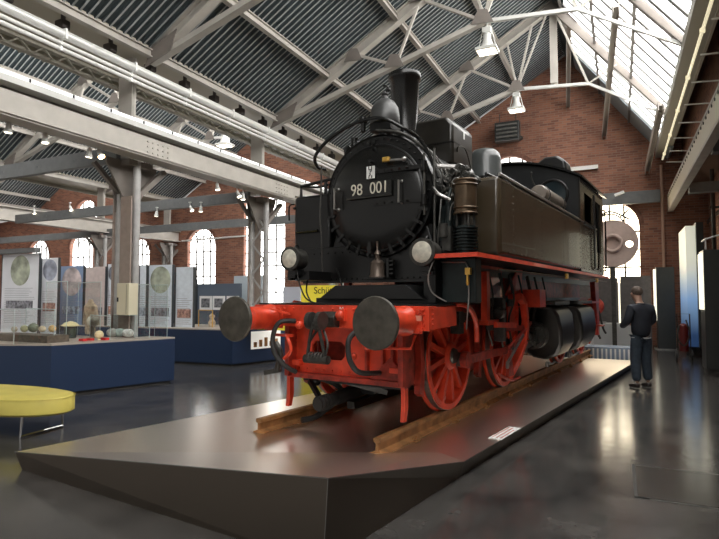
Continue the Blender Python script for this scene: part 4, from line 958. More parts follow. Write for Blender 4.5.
# side tanks
for s in (-1, 1):
    xo, xi = s * 1.43, s * .80; zb = 2.10 if s > 0 else 1.84; y0 = 1.5 if s > 0 else 1.3
    m = MB(); m.prism([(y0, zb), (7.6, 2.10), (7.6, 3.02), (y0, 3.02)], 'YZ', min(xi, xo), max(xi, xo)); tk = L(m, 'side_tank', TANKP if s > 0 else BLACK, bevel=.05, smooth=True)
    m = MB()
    y = y0 + .12
    while y < 7.4: m.sphere((s * 1.432, y, 2.16), .011, (.5, 1, 1), 6); m.sphere((s * 1.432, y, 2.96), .011, (.5, 1, 1), 6); y += .16
    for yy in (2.0, 3.3, 4.6, 5.9, 7.2):
        for k in range(10): m.sphere((s * 1.432, yy, 2.2 + k * .08), .011, (.5, 1, 1), 6)
    L(m, 'rivets', TANKP, tk)
    m = MB(); m.tube([(s * 1.4, y0 + .1, 3.06), (s * 1.4, 7.5, 3.06)], .014, smooth=False); m.box(s * 1.42 - .015, s * 1.42 + .015, y0 + .03, 7.6, 3.015, 3.04); L(m, 'top_rail', STEEL, tk)
    m = MB()
    for yy in (1.9, 2.7, 3.5, 4.3, 5.1): m.box(s * 1.05 - .15, s * 1.05 + .15, yy - .1, yy + .1, 3.03, 3.08)
    m.cyl((s * 1.05, 2.2, 3.02), (s * 1.05, 2.2, 3.16), .17, n=24); m.tube([(s * 1.2, 1.7, 3.1), (s * 1.25, 3, 3.12), (s * 1.25, 5.8, 3.12)], .02); L(m, 'tank_fittings', BLACK, tk)
    if s < 0:
        m = MB(); m.tube([(-1.38, 1.4, 3.02), (-1.38, 1.4, 3.18), (-.9, 1.4, 3.22), (-.75, 1.4, 3.22)], .022, smooth=False); m.cyl((-.95, 1.4, 3.02), (-.95, 1.4, 3.2), .025); m.tube([(-1.38, 1.4, 3.18), (-1.1, 1.4, 3.14), (-.9, 1.4, 3.15)], .015); L(m, 'tank_railing', BLACK, tk)
        m = MB(); m.tube([(-1.36, 1.28, 2.52), (-.98, 1.26, 2.52)], .02, smooth=False); m.sphere((-1.42, 1.3, 2.86), .02); m.tube([(-1.44, 1.32, 2.92), (-1.53, 1.32, 2.9), (-1.53, 1.32, 2.7)], .012); m.tube([(-.9, 1.27, 2.15), (-.9, 1.25, 1.98), (-1.15, 1.24, 1.98)], .02, smooth=False); L(m, 'grab_iron', BLACKG, tk)
# air tank on top of right tank
m = MB(); m.lathe([(0, 4.55), (.13, 4.56), (.145, 4.6), (.145, 6.0), (.13, 6.06), (0, 6.08)], (1.05, 0, 3.34), 'Y', 28); at_ = L(m, 'air_reservoir', mat('reservoir_paint', (.20, .17, .14), .4, noise=.15), smooth=True)
m = MB()
for y in (4.75, 5.8): m.torus((1.05, y, 3.34), .147, .012, 'Y', 28, 6); m.box(.93, 1.17, y - .03, y + .03, 3.02, 3.22)
m.tube([(1.0, 4.6, 3.45), (.96, 4.5, 3.6), (.98, 4.45, 3.68)], .012); L(m, 'reservoir_strap', STEELD, at_)
# cab
CW = 1.43
roofp = lambda x: 3.78 + .42 * (1 - (x / 1.5) ** 2)
front = [(-CW, 2.1), (CW, 2.1)] + [(CW - i * (2 * CW) / 14, roofp(CW - i * (2 * CW) / 14)) for i in range(15)]
m = MB(); m.prism(front, 'XZ', 5.95, 5.99); cab = L(m, 'cab', mat('cab_paint', (.010, .011, .012), .32, noise=.2))
m = MB(); m.prism([(x, z) for x, z in front], 'XZ', 8.35, 8.38); L(m, 'cab_back', BLACK, cab)
for s in (-1, 1):
    bm_ = bmesh.new(); edges = []
    zc = roofp(CW)
    for lp_ in ([(5.95, 2.1), (8.38, 2.1), (8.38, zc), (5.95, zc)], [(6.35, 3.05), (7.15, 3.05), (7.15, 3.6), (6.35, 3.6)], [(7.45, 2.55), (8.1, 2.55), (8.1, 3.6), (7.45, 3.6)]):
        vs = [bm_.verts.new((s * CW, y, z)) for y, z in lp_]
        for i in range(len(vs)): edges.append(bm_.edges.new((vs[i], vs[(i + 1) % len(vs)])))
    bmesh.ops.triangle_fill(bm_, use_beauty=True, use_dissolve=False, edges=edges)
    g = bmesh.ops.extrude_face_region(bm_, geom=bm_.faces[:]); bmesh.ops.translate(bm_, vec=(-s * .03, 0, 0), verts=[e for e in g['geom'] if isinstance(e, bmesh.types.BMVert)])
    mb = MB(); mb.bm.free(); mb.bm = bm_; L(mb, 'cab_side', TANKP, cab)
    m = MB(); m.box(s * 1.44 - .01, s * 1.44 + .01, 6.3, 7.2, 3.0, 3.05); m.box(s * 1.44 - .01, s * 1.44 + .01, 7.3, 7.36, 2.2, 3.7); L(m, 'window_ledge', BLACK, cab)
    for y in (7.32, 8.2): m = MB(); m.tube([(s * 1.46, y, 2.2), (s * 1.5, y, 2.3), (s * 1.5, y, 3.4), (s * 1.46, y, 3.5)], .016); L(m, 'cab_handrail', BLACKG, cab)
m = MB(); rp = [(x * 1.5, 3.78 + .42 * (1 - x * x) + .02) for x in [1 - i / 9 for i in range(19)]]
poly = rp + [(x, z + .035) for x, z in reversed(rp)]
m.prism(poly, 'XZ', 5.85, 8.55); roof = L(m, 'cab_roof', BLACKG, smooth=True)
m = MB(); m.prism([(.35, 4.14), (.45, 4.40), (.6, 4.50), (.85, 4.50), (1.0, 4.38), (1.05, 4.02)], 'XZ', 6.8, 7.3); m.prism([(-.6, 4.2), (-.5, 4.45), (.3, 4.48), (.45, 4.2)], 'XZ', 6.9, 7.6); L(m, 'roof_ventilator', BLACK, roof, bevel=.05, smooth=True)
for x in (-.95, .95):
    m = MB(); m.torus((x, 5.94, 3.55), .27, .025, 'Y', 28, 8); fw = L(m, 'spectacle_frame', BLACK, cab)
    m = MB(); m.lathe([(.0, 5.945), (.27, 5.946), (.27, 5.952)], (x, 0, 3.55), 'Y', 24); L(m, 'spectacle_glass', mat('dark_glass', (.02, .03, .035), .08), cab)
# bunker
m = MB(); m.prism([(8.38, 2.1), (9.7, 2.1), (9.7, 3.1), (9.4, 3.25), (8.38, 3.25)], 'YZ', -1.15, 1.15); L(m, 'coal_bunker', TANKP, bevel=.03)
m = MB(); m.box(-1.1, 1.1, 9.75, 9.8, 1.3, 1.55); rb = L(m, 'rear_beam', RED)
for s in (-1, 1):
    m = MB(); m.lathe([(.14, 9.8), (.12, 10.0), (.11, 10.2), (.22, 10.28), (.23, 10.32), (0, 10.34)], (s * .885, 0, 1.395), 'Y', 24); L(m, 'rear_buffer', REDD, smooth=True)
# running boards
for s in (-1, 1):
    y0 = .62 if s > 0 else 1.65
    m = MB(); m.box(min(s * .97, s * 1.49), max(s * .97, s * 1.49), y0, 8.5, 2.045, 2.065); rb = L(m, 'running_board', BLACK)
    m = MB(); m.box(s * 1.49 - .012, s * 1.49 + .012, y0, 8.5, 2.03, 2.075); m.box(min(s * .97, s * 1.5), max(s * .97, s * 1.5), y0 - .012, y0 + .012, 2.03, 2.075); L(m, 'board_edge', RED, rb)
    m = MB(); m.box(s * .9 - .008, s * .9 + .008, 3.2, 8.4, 1.62, 2.04); L(m, 'valance', REDD, rb)
    m = MB(); m.tube([(s * 1.47, y0 + .7, 1.93), (s * 1.47, 4.5, 1.95), (s * 1.47, 8.4, 1.96)], .01); L(m, 'air_line', COPPER, rb)
    m = MB()
    for y in (4.55, 7.2): m.box(s * 1.46, s * 1.5, y - .04, y + .04, 1.92, 2.0)
    L(m, 'line_clip', BRASS, rb)
# battery box under the right board
m = MB(); m.box(1.02, 1.4, .82, .98, 1.57, 2.04); bx = L(m, 'tool_box', GREENP, bevel=.01)
m = MB(); m.tube([(1.02, .80, 2.0), (1.3, .79, 1.99), (1.33, .79, 1.93)], .008, smooth=False); m.tube([(1.33, .79, 1.8), (1.33, .8, 1.65), (1.32, .78, 1.45), (1.3, .8, 1.3)], .009); L(m, 'thin_pipe', STEEL, bx)
m = MB(); m.box(1.305, 1.36, .76, .81, 1.86, 1.93); m.lathe([(.014, 1.75), (.018, 1.78), (.012, 1.86)], (1.33, .77, 0)); L(m, 'brass_valve', BRASS, bx)
m = MB(); m.box(.93, 1.0, .7, 1.25, 1.57, 2.1); m.box(.74, 1.0, .95, 1.2, 1.57, 2.14); L(m, 'board_bracket', BLACK)
# air compressor
m = MB(); m.cyl((1.14, 1.2, 2.06), (1.14, 1.2, 2.12), .14); m.cyl((1.14, 1.2, 2.12), (1.14, 1.2, 2.42), .11, n=24)
for i in range(8): m.lathe([(.11, 2.14 + i * .035), (.135, 2.145 + i * .035), (.135, 2.155 + i * .035), (.11, 2.16 + i * .035)], (1.14, 1.2, 0), 'Z', 24)
comp = L(m, 'air_compressor', GREENP, smooth=True)
m = MB(); m.cyl((1.14, 1.2, 2.56), (1.14, 1.2, 2.93), .125, n=24)
for z in (2.56, 2.62, 2.88, 2.93): m.torus((1.14, 1.2, z), .125, .014, 'Z', 24, 6)
L(m, 'steam_cylinder', COPPER, comp, smooth=True)
m = MB(); m.cyl((1.14, 1.2, 2.4), (1.14, 1.2, 2.58), .03)
for a in range(4): m.cyl((1.14 + .1 * math.cos(a * 1.57 + .7), 1.2 + .1 * math.sin(a * 1.57 + .7), 2.4), (1.14 + .1 * math.cos(a * 1.57 + .7), 1.2 + .1 * math.sin(a * 1.57 + .7), 2.58), .014)
m.box(.9, 1.0, 1.1, 1.25, 2.1, 2.42); m.cyl((.92, 1.1, 2.3), (.92, 1.1, 2.45), .05); L(m, 'compressor_rod', STEELD, comp)
m = MB(); m.cyl((.92, 1.25, 2.08), (.92, 1.25, 2.75), .04); m.tube([(.86, 1.3, 2.1), (.86, 1.3, 2.6), (.9, 1.35, 2.9)], .02); m.box(.75, .98, 1.35, 1.5, 2.1, 2.7); L(m, 'compressor_pipes', GREENP)
# front bottle pump below the smokebox door
m = MB(); m.lathe([(.10, 1.86), (.10, 1.88), (.085, 1.9), (.085, 2.04), (.06, 2.07), (.03, 2.09), (.03, 2.13), (.045, 2.14), (.03, 2.17), (.012, 2.2), (.012, 2.3)], (.06, 1.08, 0), 'Z', 24); L(m, 'lubricator', mat('brown_metal', (.13, .10, .08), .35, .6), smooth=True)
m = MB(); m.box(-.08, .22, .95, 1.22, 1.845, 1.862)
for z in (1.9, 1.95, 2.0, 2.05): m.box(.2, .26, 1.1, 1.16, z, z + .02)
m.box(.18, .21, 1.09, 1.17, 1.86, 2.09); L(m, 'lubricator_shelf', BLACKG)
# headlamps
for s in (-1, 1):
    x = s * .90; y = .66; z = 2.10
    m = MB(); m.lathe([(0, y + .2), (.08, y + .19), (.125, y + .15), (.13, y + .0), (.148, y - .02), (.148, y - .07), (.122, y - .075)], (x, 0, z), 'Y', 32); hl = L(m, 'headlamp', STEELD, smooth=True)
    m = MB(); m.lathe([(.121, y - .06), (.121, y - .072), (.08, y - .088), (0, y - .095)], (x, 0, z), 'Y', 28); L(m, 'lamp_lens', mat('lamp_lens', (.62, .60, .5), .12, noise=.25, nscale=16, coat=.6), hl, smooth=True)
    m = MB(); m.torus((x, y + .07, z + .14), .035, .009, 'X', 14, 6); m.box(x - .06, x + .06, y - .02, y + .14, z - .2, z - .13); m.box(x - .09 if s < 0 else x - .03, x + .03 if s < 0 else x + .09, y + .0, 1.23, z - .235, z - .2)
    m.box(x - .02, x + .02, y + .05, y + .09, z + .09, z + .14); L(m, 'lamp_bracket', BLACK, hl)
    m = MB(); m.tube([(x + s * -.06, y, z - .14), (x - s * -.02 + .12, y, z - .3), (x + .16, y + .05, z - .48), (x + .2, y + .2, z - .55)] if s < 0 else [(x + .12, y, z - .05), (x + .05, y - .02, z - .25), (x + .08, y, z - .42), (x + .22, y + .05, z - .52)], .009); L(m, 'lamp_cable', STEEL if s > 0 else RUBBER, hl)
m = MB(); m.box(-1.06, -.72, .75, 1.22, 1.84, 1.95); m.lathe([(.03, 1.84), (.03, 1.92), (.01, 1.96)], (-.98, .72, 0)); m.tube([(-.62, 1.2, 2.0), (-.5, 1.1, 1.85), (-.42, 1.1, 1.6)], .01); m.tube([(-.85, .9, 1.9), (-.8, .8, 1.7), (-.72, .8, 1.56)], .01); L(m, 'lamp_socket', BLACK)

# ================================================================ MAN
def skin(name, verts, edges, radii, m_, parent, root=0, sub=2):
    me = bpy.data.meshes.new(name); me.from_pydata(verts, edges, []); me.materials.append(m_)
    o = bpy.data.objects.new(name, me); COL.objects.link(o); o.parent = parent
    md = o.modifiers.new('skin', 'SKIN'); md.use_smooth_shade = True
    for i, r in enumerate(radii): me.skin_vertices[0].data[i].radius = r if isinstance(r, tuple) else (r, r)
    me.skin_vertices[0].data[root].use_root = True
    s = o.modifiers.new('sub', 'SUBSURF'); s.levels = s.render_levels = sub
    return o
man = thing('person', (.33, 11.07, 0), 'man in dark jacket and blue jeans standing with head bowed beside the platform', 'person', rz=R(38))
SKIN = mat('skin', (.50, .30, .22), .5); JACK = mat('jacket', (.022, .026, .036), .7, noise=.2); JEAN = mat('jeans', (.035, .05, .07), .8, noise=.25, nscale=20); SHOE = mat('shoes', (.03, .022, .02), .5); HAIRM = mat('hair', (.13, .095, .075), .7, noise=.3, nscale=60)
# body faces local +Y; head bowed
bodyv = [(0, 0, 1.04), (0, 0, 1.25), (0, .0, 1.46), (0, .02, 1.52), (0, .07, 1.60), (0, .10, 1.68), (0, .09, 1.76),
         (-.19, -.01, 1.44), (-.25, .02, 1.18), (-.20, .24, 1.10), (-.12, .30, 1.13), (.19, -.01, 1.44), (.25, .02, 1.18), (.20, .24, 1.10), (.12, .30, 1.13),
         (-.10, 0, .92), (-.11, .02, .50), (-.12, -.02, .09), (.10, 0, .92), (.12, .04, .50), (.14, .02, .09)]
be = [(0, 1), (1, 2), (2, 3), (3, 4), (4, 5), (5, 6), (2, 7), (7, 8), (8, 9), (9, 10), (2, 11), (11, 12), (12, 13), (13, 14), (0, 15), (15, 16), (16, 17), (0, 18), (18, 19), (19, 20)]
br_ = [(.10, .07), (.10, .07), (.07, .06), .055, .075, (.085, .1), (.07, .08), .05, .04, .035, .03, .05, .04, .035, .03, .05, .04, .03, .05, .04, .03]
body = skin('body', bodyv, be, br_, SKIN, man)
jv = [(0, 0, .88), (0, 0, 1.1), (0, -.015, 1.28), (0, -.01, 1.44), (0, .0, 1.50), (-.2, -.01, 1.43), (-.27, .0, 1.2), (-.225, .2, 1.10), (-.16, .26, 1.12), (.2, -.01, 1.43), (.27, .0, 1.2), (.225, .2, 1.10), (.16, .26, 1.12)]
je = [(0, 1), (1, 2), (2, 3), (3, 4), (3, 5), (5, 6), (6, 7), (7, 8), (3, 9), (9, 10), (10, 11), (11, 12)]
jacket = skin('jacket', jv, je, [(.19, .14), (.19, .145), (.2, .14), (.15, .12), (.075, .075), .085, .072, .06, .05, .085, .072, .06, .05], JACK, man)
m = MB(); pts = [(.178 * math.cos(a), .135 * math.sin(a), .90) for a in [2 * math.pi * i / 24 for i in range(24)]]
m.rings([[V((x, y, z + dz)) * 1 for x, y, z in pts] for dz in (-.012, .012)], False); m.build('jacket_hem', mat('hem_grey', (.5, .5, .5), .7), jacket)
tv_ = [(0, 0, 1.0), (-.095, 0, .84), (-.115, .02, .50), (-.125, -.015, .12), (.095, 0, .84), (.12, .04, .50), (.14, .015, .12)]
skin('trousers', tv_, [(0, 1), (1, 2), (2, 3), (0, 4), (4, 5), (5, 6)], [(.13, .11), (.10, .12), .092, .08, (.10, .12), .092, .08], JEAN, man)
for s, x, y in ((-1, -.125, -.02), (1, .14, .01)):
    skin('shoe', [(x, y - .05, .05), (x, y + .06, .045), (x + s * .01, y + .18, .035)], [(0, 1), (1, 2)], [(.05, .045), (.048, .042), (.042, .03)], SHOE, man)
    skin('hand', [(s * .15, .28, 1.125), (s * .09, .33, 1.14), (s * .05, .37, 1.13), (s * .06, .345, 1.165), (s * .045, .375, 1.15), (s * .06, .37, 1.105), (s * .1, .345, 1.19)],
         [(0, 1), (1, 2), (1, 3), (1, 4), (1, 5), (1, 6)], [.03, .038, .014, .014, .014, .013, .015], SKIN, body, 1)
m = MB(); m.sphere((0, .075, 1.735), .105, (.88, 1.02, .92), 20); hair = m.build('hair', HAIRM, body, smooth=True)
for s in (-1, 1): m = MB(); m.sphere((s * .088, .105, 1.68), .028, (.4, .8, 1.2), 10); m.build('ear', SKIN, body, smooth=True)
m = MB(); m.sphere((0, .205, 1.66), .022, (.8, 1, 1.3), 10); m.sphere((-.035, .185, 1.69), .012, n=8); m.sphere((.035, .185, 1.69), .012, n=8); m.box(-.025, .025, .185, .192, 1.615, 1.622); m.build('face_features', SKIN, body, smooth=True)
m = MB(); m.torus((0, .0, 1.5), .07, .022, 'Z', 20, 8); m.build('collar', JACK, jacket, smooth=True)

# ================================================================ LEFT: bench, counters, displays
t = thing('bench', (-7.2, 4.25, 0), 'yellow upholstered oblong bench on chrome legs at the left edge', 'bench', rz=R(8))
def stadium(a, b, n=40, e=2.3): return [(a * abs(math.cos(t_)) ** (2 / e) * (1 if math.cos(t_) > 0 else -1), b * abs(math.sin(t_)) ** (2 / e) * (1 if math.sin(t_) > 0 else -1)) for t_ in [2 * math.pi * i / n for i in range(n)]]
m = MB(); rs = []
for sc_, z in ((.97, .245), (1.0, .27), (1.0, .42), (.985, .445), (.94, .46)): rs.append([V((x, y, z)) for x, y in stadium(1.25 * sc_, .46 * sc_ + (sc_ - 1) * .5)])
m.rings(rs); m.build('seat', YEL, t, smooth=True)
m = MB()
for z in (.435,): m.rings([[V((x * 1.004, y * 1.006, z + dz)) for x, y in stadium(1.25, .46)] for dz in (-.006, .006)], False)
m.build('piping', YEL, t)
for x in (-.85, .88):
    m = MB(); m.tube([(x, -.28, .25), (x, -.3, .015), (x, .3, .015), (x, .28, .25)], .016, smooth=False); m.build('leg', CHROME, t)
def counter(name, x0, x1, y0, y1, h, label, xrot=0):
    t = thing(name, (x1, y0, 0), label, 'counter', rz=xrot)
    MB().box(x0 - x1, 0, 0, y1 - y0, .04, h - .03).build('counter_body', BLUE, t)
    MB().box(x0 - x1 + .05, -.05, .05, y1 - y0 - .05, 0, .04).build('plinth', RUBBER, t)
    MB().box(x0 - x1, .01, -.01, y1 - y0, h - .03, h).build('counter_top', WOODTOP, t, bevel=.004); return t
def counter2(poly, h, label):
    x0, y0 = poly[0]; t = thing('exhibit_counter', (x0, y0, 0), label, 'counter'); p = [(x - x0, y - y0) for x, y in poly]
    cx_ = sum(q[0] for q in p) / len(p); cy_ = sum(q[1] for q in p) / len(p)
    MB().prism(p, 'XY', .04, h - .03).build('counter_body', BLUE, t)
    MB().prism([(x + (cx_ - x) * .02, y + (cy_ - y) * .04) for x, y in p], 'XY', 0, .04).build('plinth', RUBBER, t)
    MB().prism(p, 'XY', h - .03, h).build('counter_top', WOODTOP, t); return t
tl = atZ(0, 344.5, .86); tr = atZ(50, 344.5, .86); dd = (tr - tl).normalized()
counter2([(-8.43, 5.94), (-7.76, 8.0), (-8.42, 8.0), (-8.42, 7.5), (-14.5, 7.5), (-8.43 - dd.x * 6, 5.94 - dd.y * 6)], .86, 'large navy exhibit counter at left behind the yellow bench')
t2 = counter2([(-8.31, 10.43), (-7.9, 12.05), (-14.0, 12.05), (-14.0, 10.1)], .86, 'navy exhibit counter farther back, left of the front buffer')
t = t2; RM = Matrix.Rotation(-R(14.2), 4, 'Z')
m = MB(); m.box(.002, .02, .55, 1.5, .35, .78, RM); m.build('lit_recess', mat('recess', (.75, .72, .66), .4, emit=.4), t)
m = MB()
for i in range(5): m.box(.02, .05, .62 + i * .17, .70 + i * .17, .4, .52 + .05 * (i % 3), RM)
m.build('recess_exhibits', RUST, t)
# boards behind the counters
def poster(i, x0, x1, ytop, Y, ybot, kind, label):
    a = atY(x0, ytop, Y); b = atY(x1, ytop, Y); zt_ = (a.z + b.z) / 2; w = b.x - a.x
    t = thing('info_board', (a.x, Y, 0), label, 'info board')
    MB().box(.02, w - .02, -.02, .02, .25, zt_).build('board_panel', [PANELW, mat('panel_pink', (.60, .50, .47), .5, noise=.1), mat('panel_blue', (.22, .30, .45), .5), mat('panel_ice', (.74, .80, .86), .5, noise=.08)][kind], t)
    m = MB(); m.box(0, .03, -.03, .03, 0, zt_); m.box(w - .03, w, -.03, .03, 0, zt_); m.build_each('board_frame', PANELF, t)
    rnd = random.Random(i * 7 + 3)
    m = MB(); z = zt_ * .66
    while z > .9: m.box(w * .1, w * (.9 - .25 * rnd.random()), -.024, -.02, z, z + .012); z -= .05
    m.build('text_lines', mat('print_grey', (.42, .42, .44), .6), t)
    if i % 2 == 0 or kind == 0:
        r = min(w * .40, .42); m = MB(); m.lathe([(0, -.026), (r, -.026), (r, -.022)], (w * .5, 0, zt_ - r - .04), 'Y', 28); m.build('round_photo', mat('photo%d' % (i % 3), [(.42, .45, .35), (.40, .42, .5), (.5, .42, .40)][i % 3], .5, noise=.6, nscale=3), t)
    m = MB(); m.box(w * .15, w * .85, -.03, -.022, zt_ * .5 - .1, zt_ * .5 + .12); m.build('picture', mat('photo_dark%d' % (i % 3), [(.22, .22, .24), (.35, .2, .16), (.3, .34, .4)][i % 3], .5, noise=.9, nscale=14), t)
    return t
PB = [(3, 41, 254, 9.6, 0, 'wide white info board with round landscape photo, leftmost'), (42.5, 60, 258, 9.8, 0, 'narrow white info board with round plant photo beside the leftmost board'),
      (61, 85, 266, 10.4, 2, 'blue and white info board behind the standing figure'), (86, 107, 267, 10.4, 1, 'pinkish info board with red pictures'),
      (108, 122, 264, 10.5, 3, 'pale blue board just left of the nearest column'), (140, 148, 265, 10.5, 3, 'narrow pale board just right of the nearest column'),
      (149, 174, 265, 10.6, 3, 'pale info board with purple round photo'), (176, 195, 267, 10.7, 3, 'pale info board with grey round photo, rightmost of the white row')]
for i, (x0, x1, yt, Y_, kd, lb) in enumerate(PB): poster(i, x0, x1, yt, Y_, 330, kd, lb)
m = MB(); a = atY(0, 254.5, 9.5); b = atY(38, 254.5, 9.5); m.box(a.x - 2, b.x, 9.4, 9.57, a.z, a.z + .13); tag(m.build('canopy_board', GREYB), 'dark canopy strip over the leftmost white info board', 'canopy')
# dark picture wall with framed photos
a = atY(195, 284, 14); b = atY(240, 284, 14); t = thing('picture_wall', (a.x, 14, 0), 'grey blue partition with a row of three framed black and white photos', 'partition')
w = b.x - a.x; MB().box(0, w, 0, .1, 0, a.z).build('partition_panel', BLUEL, t)
MB().box(0, .12, -.5, 0, 0, a.z + .15).build('end_panel', PANELF, t)
for i, (x0, x1) in enumerate(((200, 212), (213, 225), (227, 239))):
    p = atY(x0, 296, 13.95); q = atY(x1, 310, 13.95); f = thing('framed_photo', (p.x, 13.95, q.z), ['left', 'middle', 'right'][i] + ' framed black and white photo on the grey blue partition', 'framed photo')
    W, Hh = q.x - p.x, p.z - q.z
    MB().box(0, W, -.02, .0, 0, Hh).build('mount', WHITEP, f); m = MB(); m.box(.08, W - .08, -.026, -.02, .08, Hh - .08); m.build('photo', mat('bw_photo', (.16, .16, .17), .5, noise=.9, nscale=14), f)
# white boxes, yellow sign
for (x0, x1, y0, y1, Y_, mm, lb) in ((234, 262, 276, 310, 14.5, mat('ice_panel', (.55, .62, .66), .4), 'pale blue panel beside the laced column'), (283, 300, 287, 306, 14.6, mat('lilac_panel', (.62, .64, .72), .4), 'pale lilac panel left of the yellow sign')):
    a = atY(x0, y0, Y_); b = atY(x1, y1, Y_); t = thing('standing_board', (a.x, Y_, 0), lb, 'display panel'); MB().box(0, b.x - a.x, 0, .06, .1, a.z).build('panel', mm, t); MB().box(.1, b.x - a.x - .1, -.15, .2, 0, .1).build('foot', STEELD, t)
a = atY(301, 285.5, 15); b = atY(337, 306, 15); t = thing('yellow_sign', (a.x, 15, 0), 'yellow sign board lettered in black, seen beneath the locomotive front', 'sign')
YS = mat('sign_yellow', (.85, .70, .06), .5, emit=.15); MB().box(0, b.x - a.x, 0, .05, .8, a.z).build('sign_board', YS, t); m = MB(); m.box(.1, .15, 0, .05, 0, .8); m.box(b.x - a.x - .15, b.x - a.x - .1, 0, .05, 0, .8); m.build('post', STEELD, t)
text('sign_lettering', 'Schütt', .30, RUBBER, t, Matrix.Translation(((b.x - a.x) * .66, -.01, a.z - .17)) @ Matrix.Rotation(R(90), 4, 'X'))
# cream cabinet on column
p = atY(120, 315, 7.36); t = thing('electric_cabinet', (p.x, 7.36, p.z), 'cream electric cabinet fixed to the nearest left column', 'cabinet')
MB().box(-.10, .22, 0, .22, 0, .60).build('cabinet_body', CREAM, t, bevel=.01); MB().box(-.08, -.05, -.012, 0, .25, .33).build('lock', RUBBER, t)
MB().box(.15, .17, -.005, 0, .02, .58).build('door_seam', mat('seam', (.4, .36, .26), .5), t)
# glass cases and exhibits on the near counter
CT = .86
def glass_case(x, y, w, d, h, label, rz):
    t = thing('glass_case', (x, y, CT), label, 'display case', rz=rz)
    m = MB(); m.box(-w / 2, w / 2, -d / 2, -d / 2 + .008, 0, h); m.box(-w / 2, w / 2, d / 2 - .008, d / 2, 0, h); m.box(-w / 2, -w / 2 + .008, -d / 2, d / 2, 0, h); m.box(w / 2 - .008, w / 2, -d / 2, d / 2, 0, h); m.box(-w / 2, w / 2, -d / 2, d / 2, h, h + .008)
    m.build('glass', GLASS, t)
    m = MB()
    for sx in (-1, 1):
        for sy in (-1, 1): m.box(sx * w / 2 - .004, sx * w / 2 + .004, sy * d / 2 - .004, sy * d / 2 + .004, 0, h)
    for sy in (-1, 1): m.box(-w / 2, w / 2, sy * d / 2 - .008, sy * d / 2 + .008, h, h + .015)
    m.build('edge_strips', mat('edge_green', (.5, .58, .56), .3), t)
def onc(px, py): v = atZ(px, py, CT); return v
CASES = [(20, 341, 1.5, .6, .55, 'long low glass case at the left end of the near counter'), (72, 337, 1.1, .6, 1.05, 'tall glass case around the torso figure'), (112, 338, .9, .45, .42, 'low glass case in front of the cream cabinet'), (152, 337, .5, .35, 1.0, 'tall thin glass case right of the nearest column')]
for (px, py, w, d, h, lb) in CASES:
    p = onc(px, py); glass_case(p.x, p.y, w, d, h, lb, R(-17))
def exhibit(name, px, py, m_, prof, label, cat, s=1.0, box=None, sph=None):
    p = onc(px, py); m = MB()
    if prof: m.lathe([(r * s * .6, h * s * .6) for r, h in prof], n=20)
    if box: m.box(*box)
    if sph: m.sphere(*sph)
    o = m.build(name, m_, smooth=bool(prof or sph)); o.location = (p.x, p.y, CT + .001); return tag(o, label, cat)
EX = lambda c, n, rr=.5: mat(n, c, rr, noise=.4, nscale=15)
exhibit('tray', 30, 341, EX((.10, .08, .06), 'ex_brown'), None, 'long dark tray of finds in the low glass case', 'tray', box=(-.75, .75, -.2, .2, 0, .12))
for i, (px, py, c, s, lb) in enumerate([(14, 338, (.5, .45, .35), .5, 'leftmost pale lump on the near counter'), (24, 338, (.35, .34, .2), .6, 'olive lump beside the leftmost pale one'), (33, 338, (.2, .22, .16), .8, 'dark greenish lump in the low glass case'), (42, 338, (.6, .5, .35), .55, 'tan lump behind the dark tray'), (52, 338, (.75, .5, .22), .6, 'orange tan lump near the yellow lamp')]):
    exhibit('mineral_specimen', px, py, EX(c, 'spec%d' % i, .6), None, lb, 'mineral', sph=((0, 0, .12 + .09 * s), .11 * s, (1.3, .9, 1)))
exhibit('table_lamp', 70, 338, mat('lamp_dark', (.05, .07, .06), .5), [(.16, 0), (.18, .02), (.17, .34), (.15, .36)], 'dark green drum under a yellow shade in the tall case', 'vessel')
o = exhibit('lamp_shade', 70, 338, mat('shade_yellow', (.75, .65, .35), .5), [(.20, 0), (.27, .02), (.15, .12), (.02, .16)], 'yellow conical hat shade on top of the dark drum', 'shade'); o.location.z = CT + .22
p = onc(77, 335); t = thing('torso_figure', (p.x, p.y + .3, CT), 'tan clothed torso figure standing in the tall glass case', 'figure')
m = MB(); m.lathe([(.12, 0), (.13, .08), (.11, .36), (.15, .5), (.16, .58), (.08, .66), (.045, .72)], n=20); m.bm.transform(Matrix.Diagonal((1, .6, 1, 1))); m.build('torso', EX((.55, .42, .30), 'ex_tan', .8), t, smooth=True)
m = MB(); m.cyl((-.15, 0, .56), (-.2, .02, .2), .035); m.cyl((.15, 0, .56), (.2, .02, .2), .035); m.build_each('sleeve', EX((.5, .4, .3), 'ex_tan2', .8), t)
exhibit('glass_globe', 93, 336, mat('globe_white', (.82, .78, .66), .25), [(.07, 0), (.05, .06), (.03, .28), (.06, .3), (.16, .36), (.2, .46), (.2, .52), (.15, .6), (.03, .64)], 'cream glass globe lamp on a thin foot', 'lamp', 1.05)
exhibit('glass_globe', 99, 340, mat('globe_amber', (.7, .6, .35), .3), [(.05, 0), (.03, .04), (.12, .1), (.13, .18), (.08, .26), (.02, .28)], 'small amber globe in front of the cream one', 'lamp')
for i, (px, py, lb) in enumerate([(83, 341, 'left of the small red objects on the counter'), (90, 340.5, 'middle of the small red objects on the counter'), (105, 340, 'right of the small red objects on the counter')]):
    exhibit('toy_block', px, py, mat('toy_red', (.55, .03, .03), .4), None, lb, 'toy', box=(-.06, .06, -.04, .04, 0, .04))
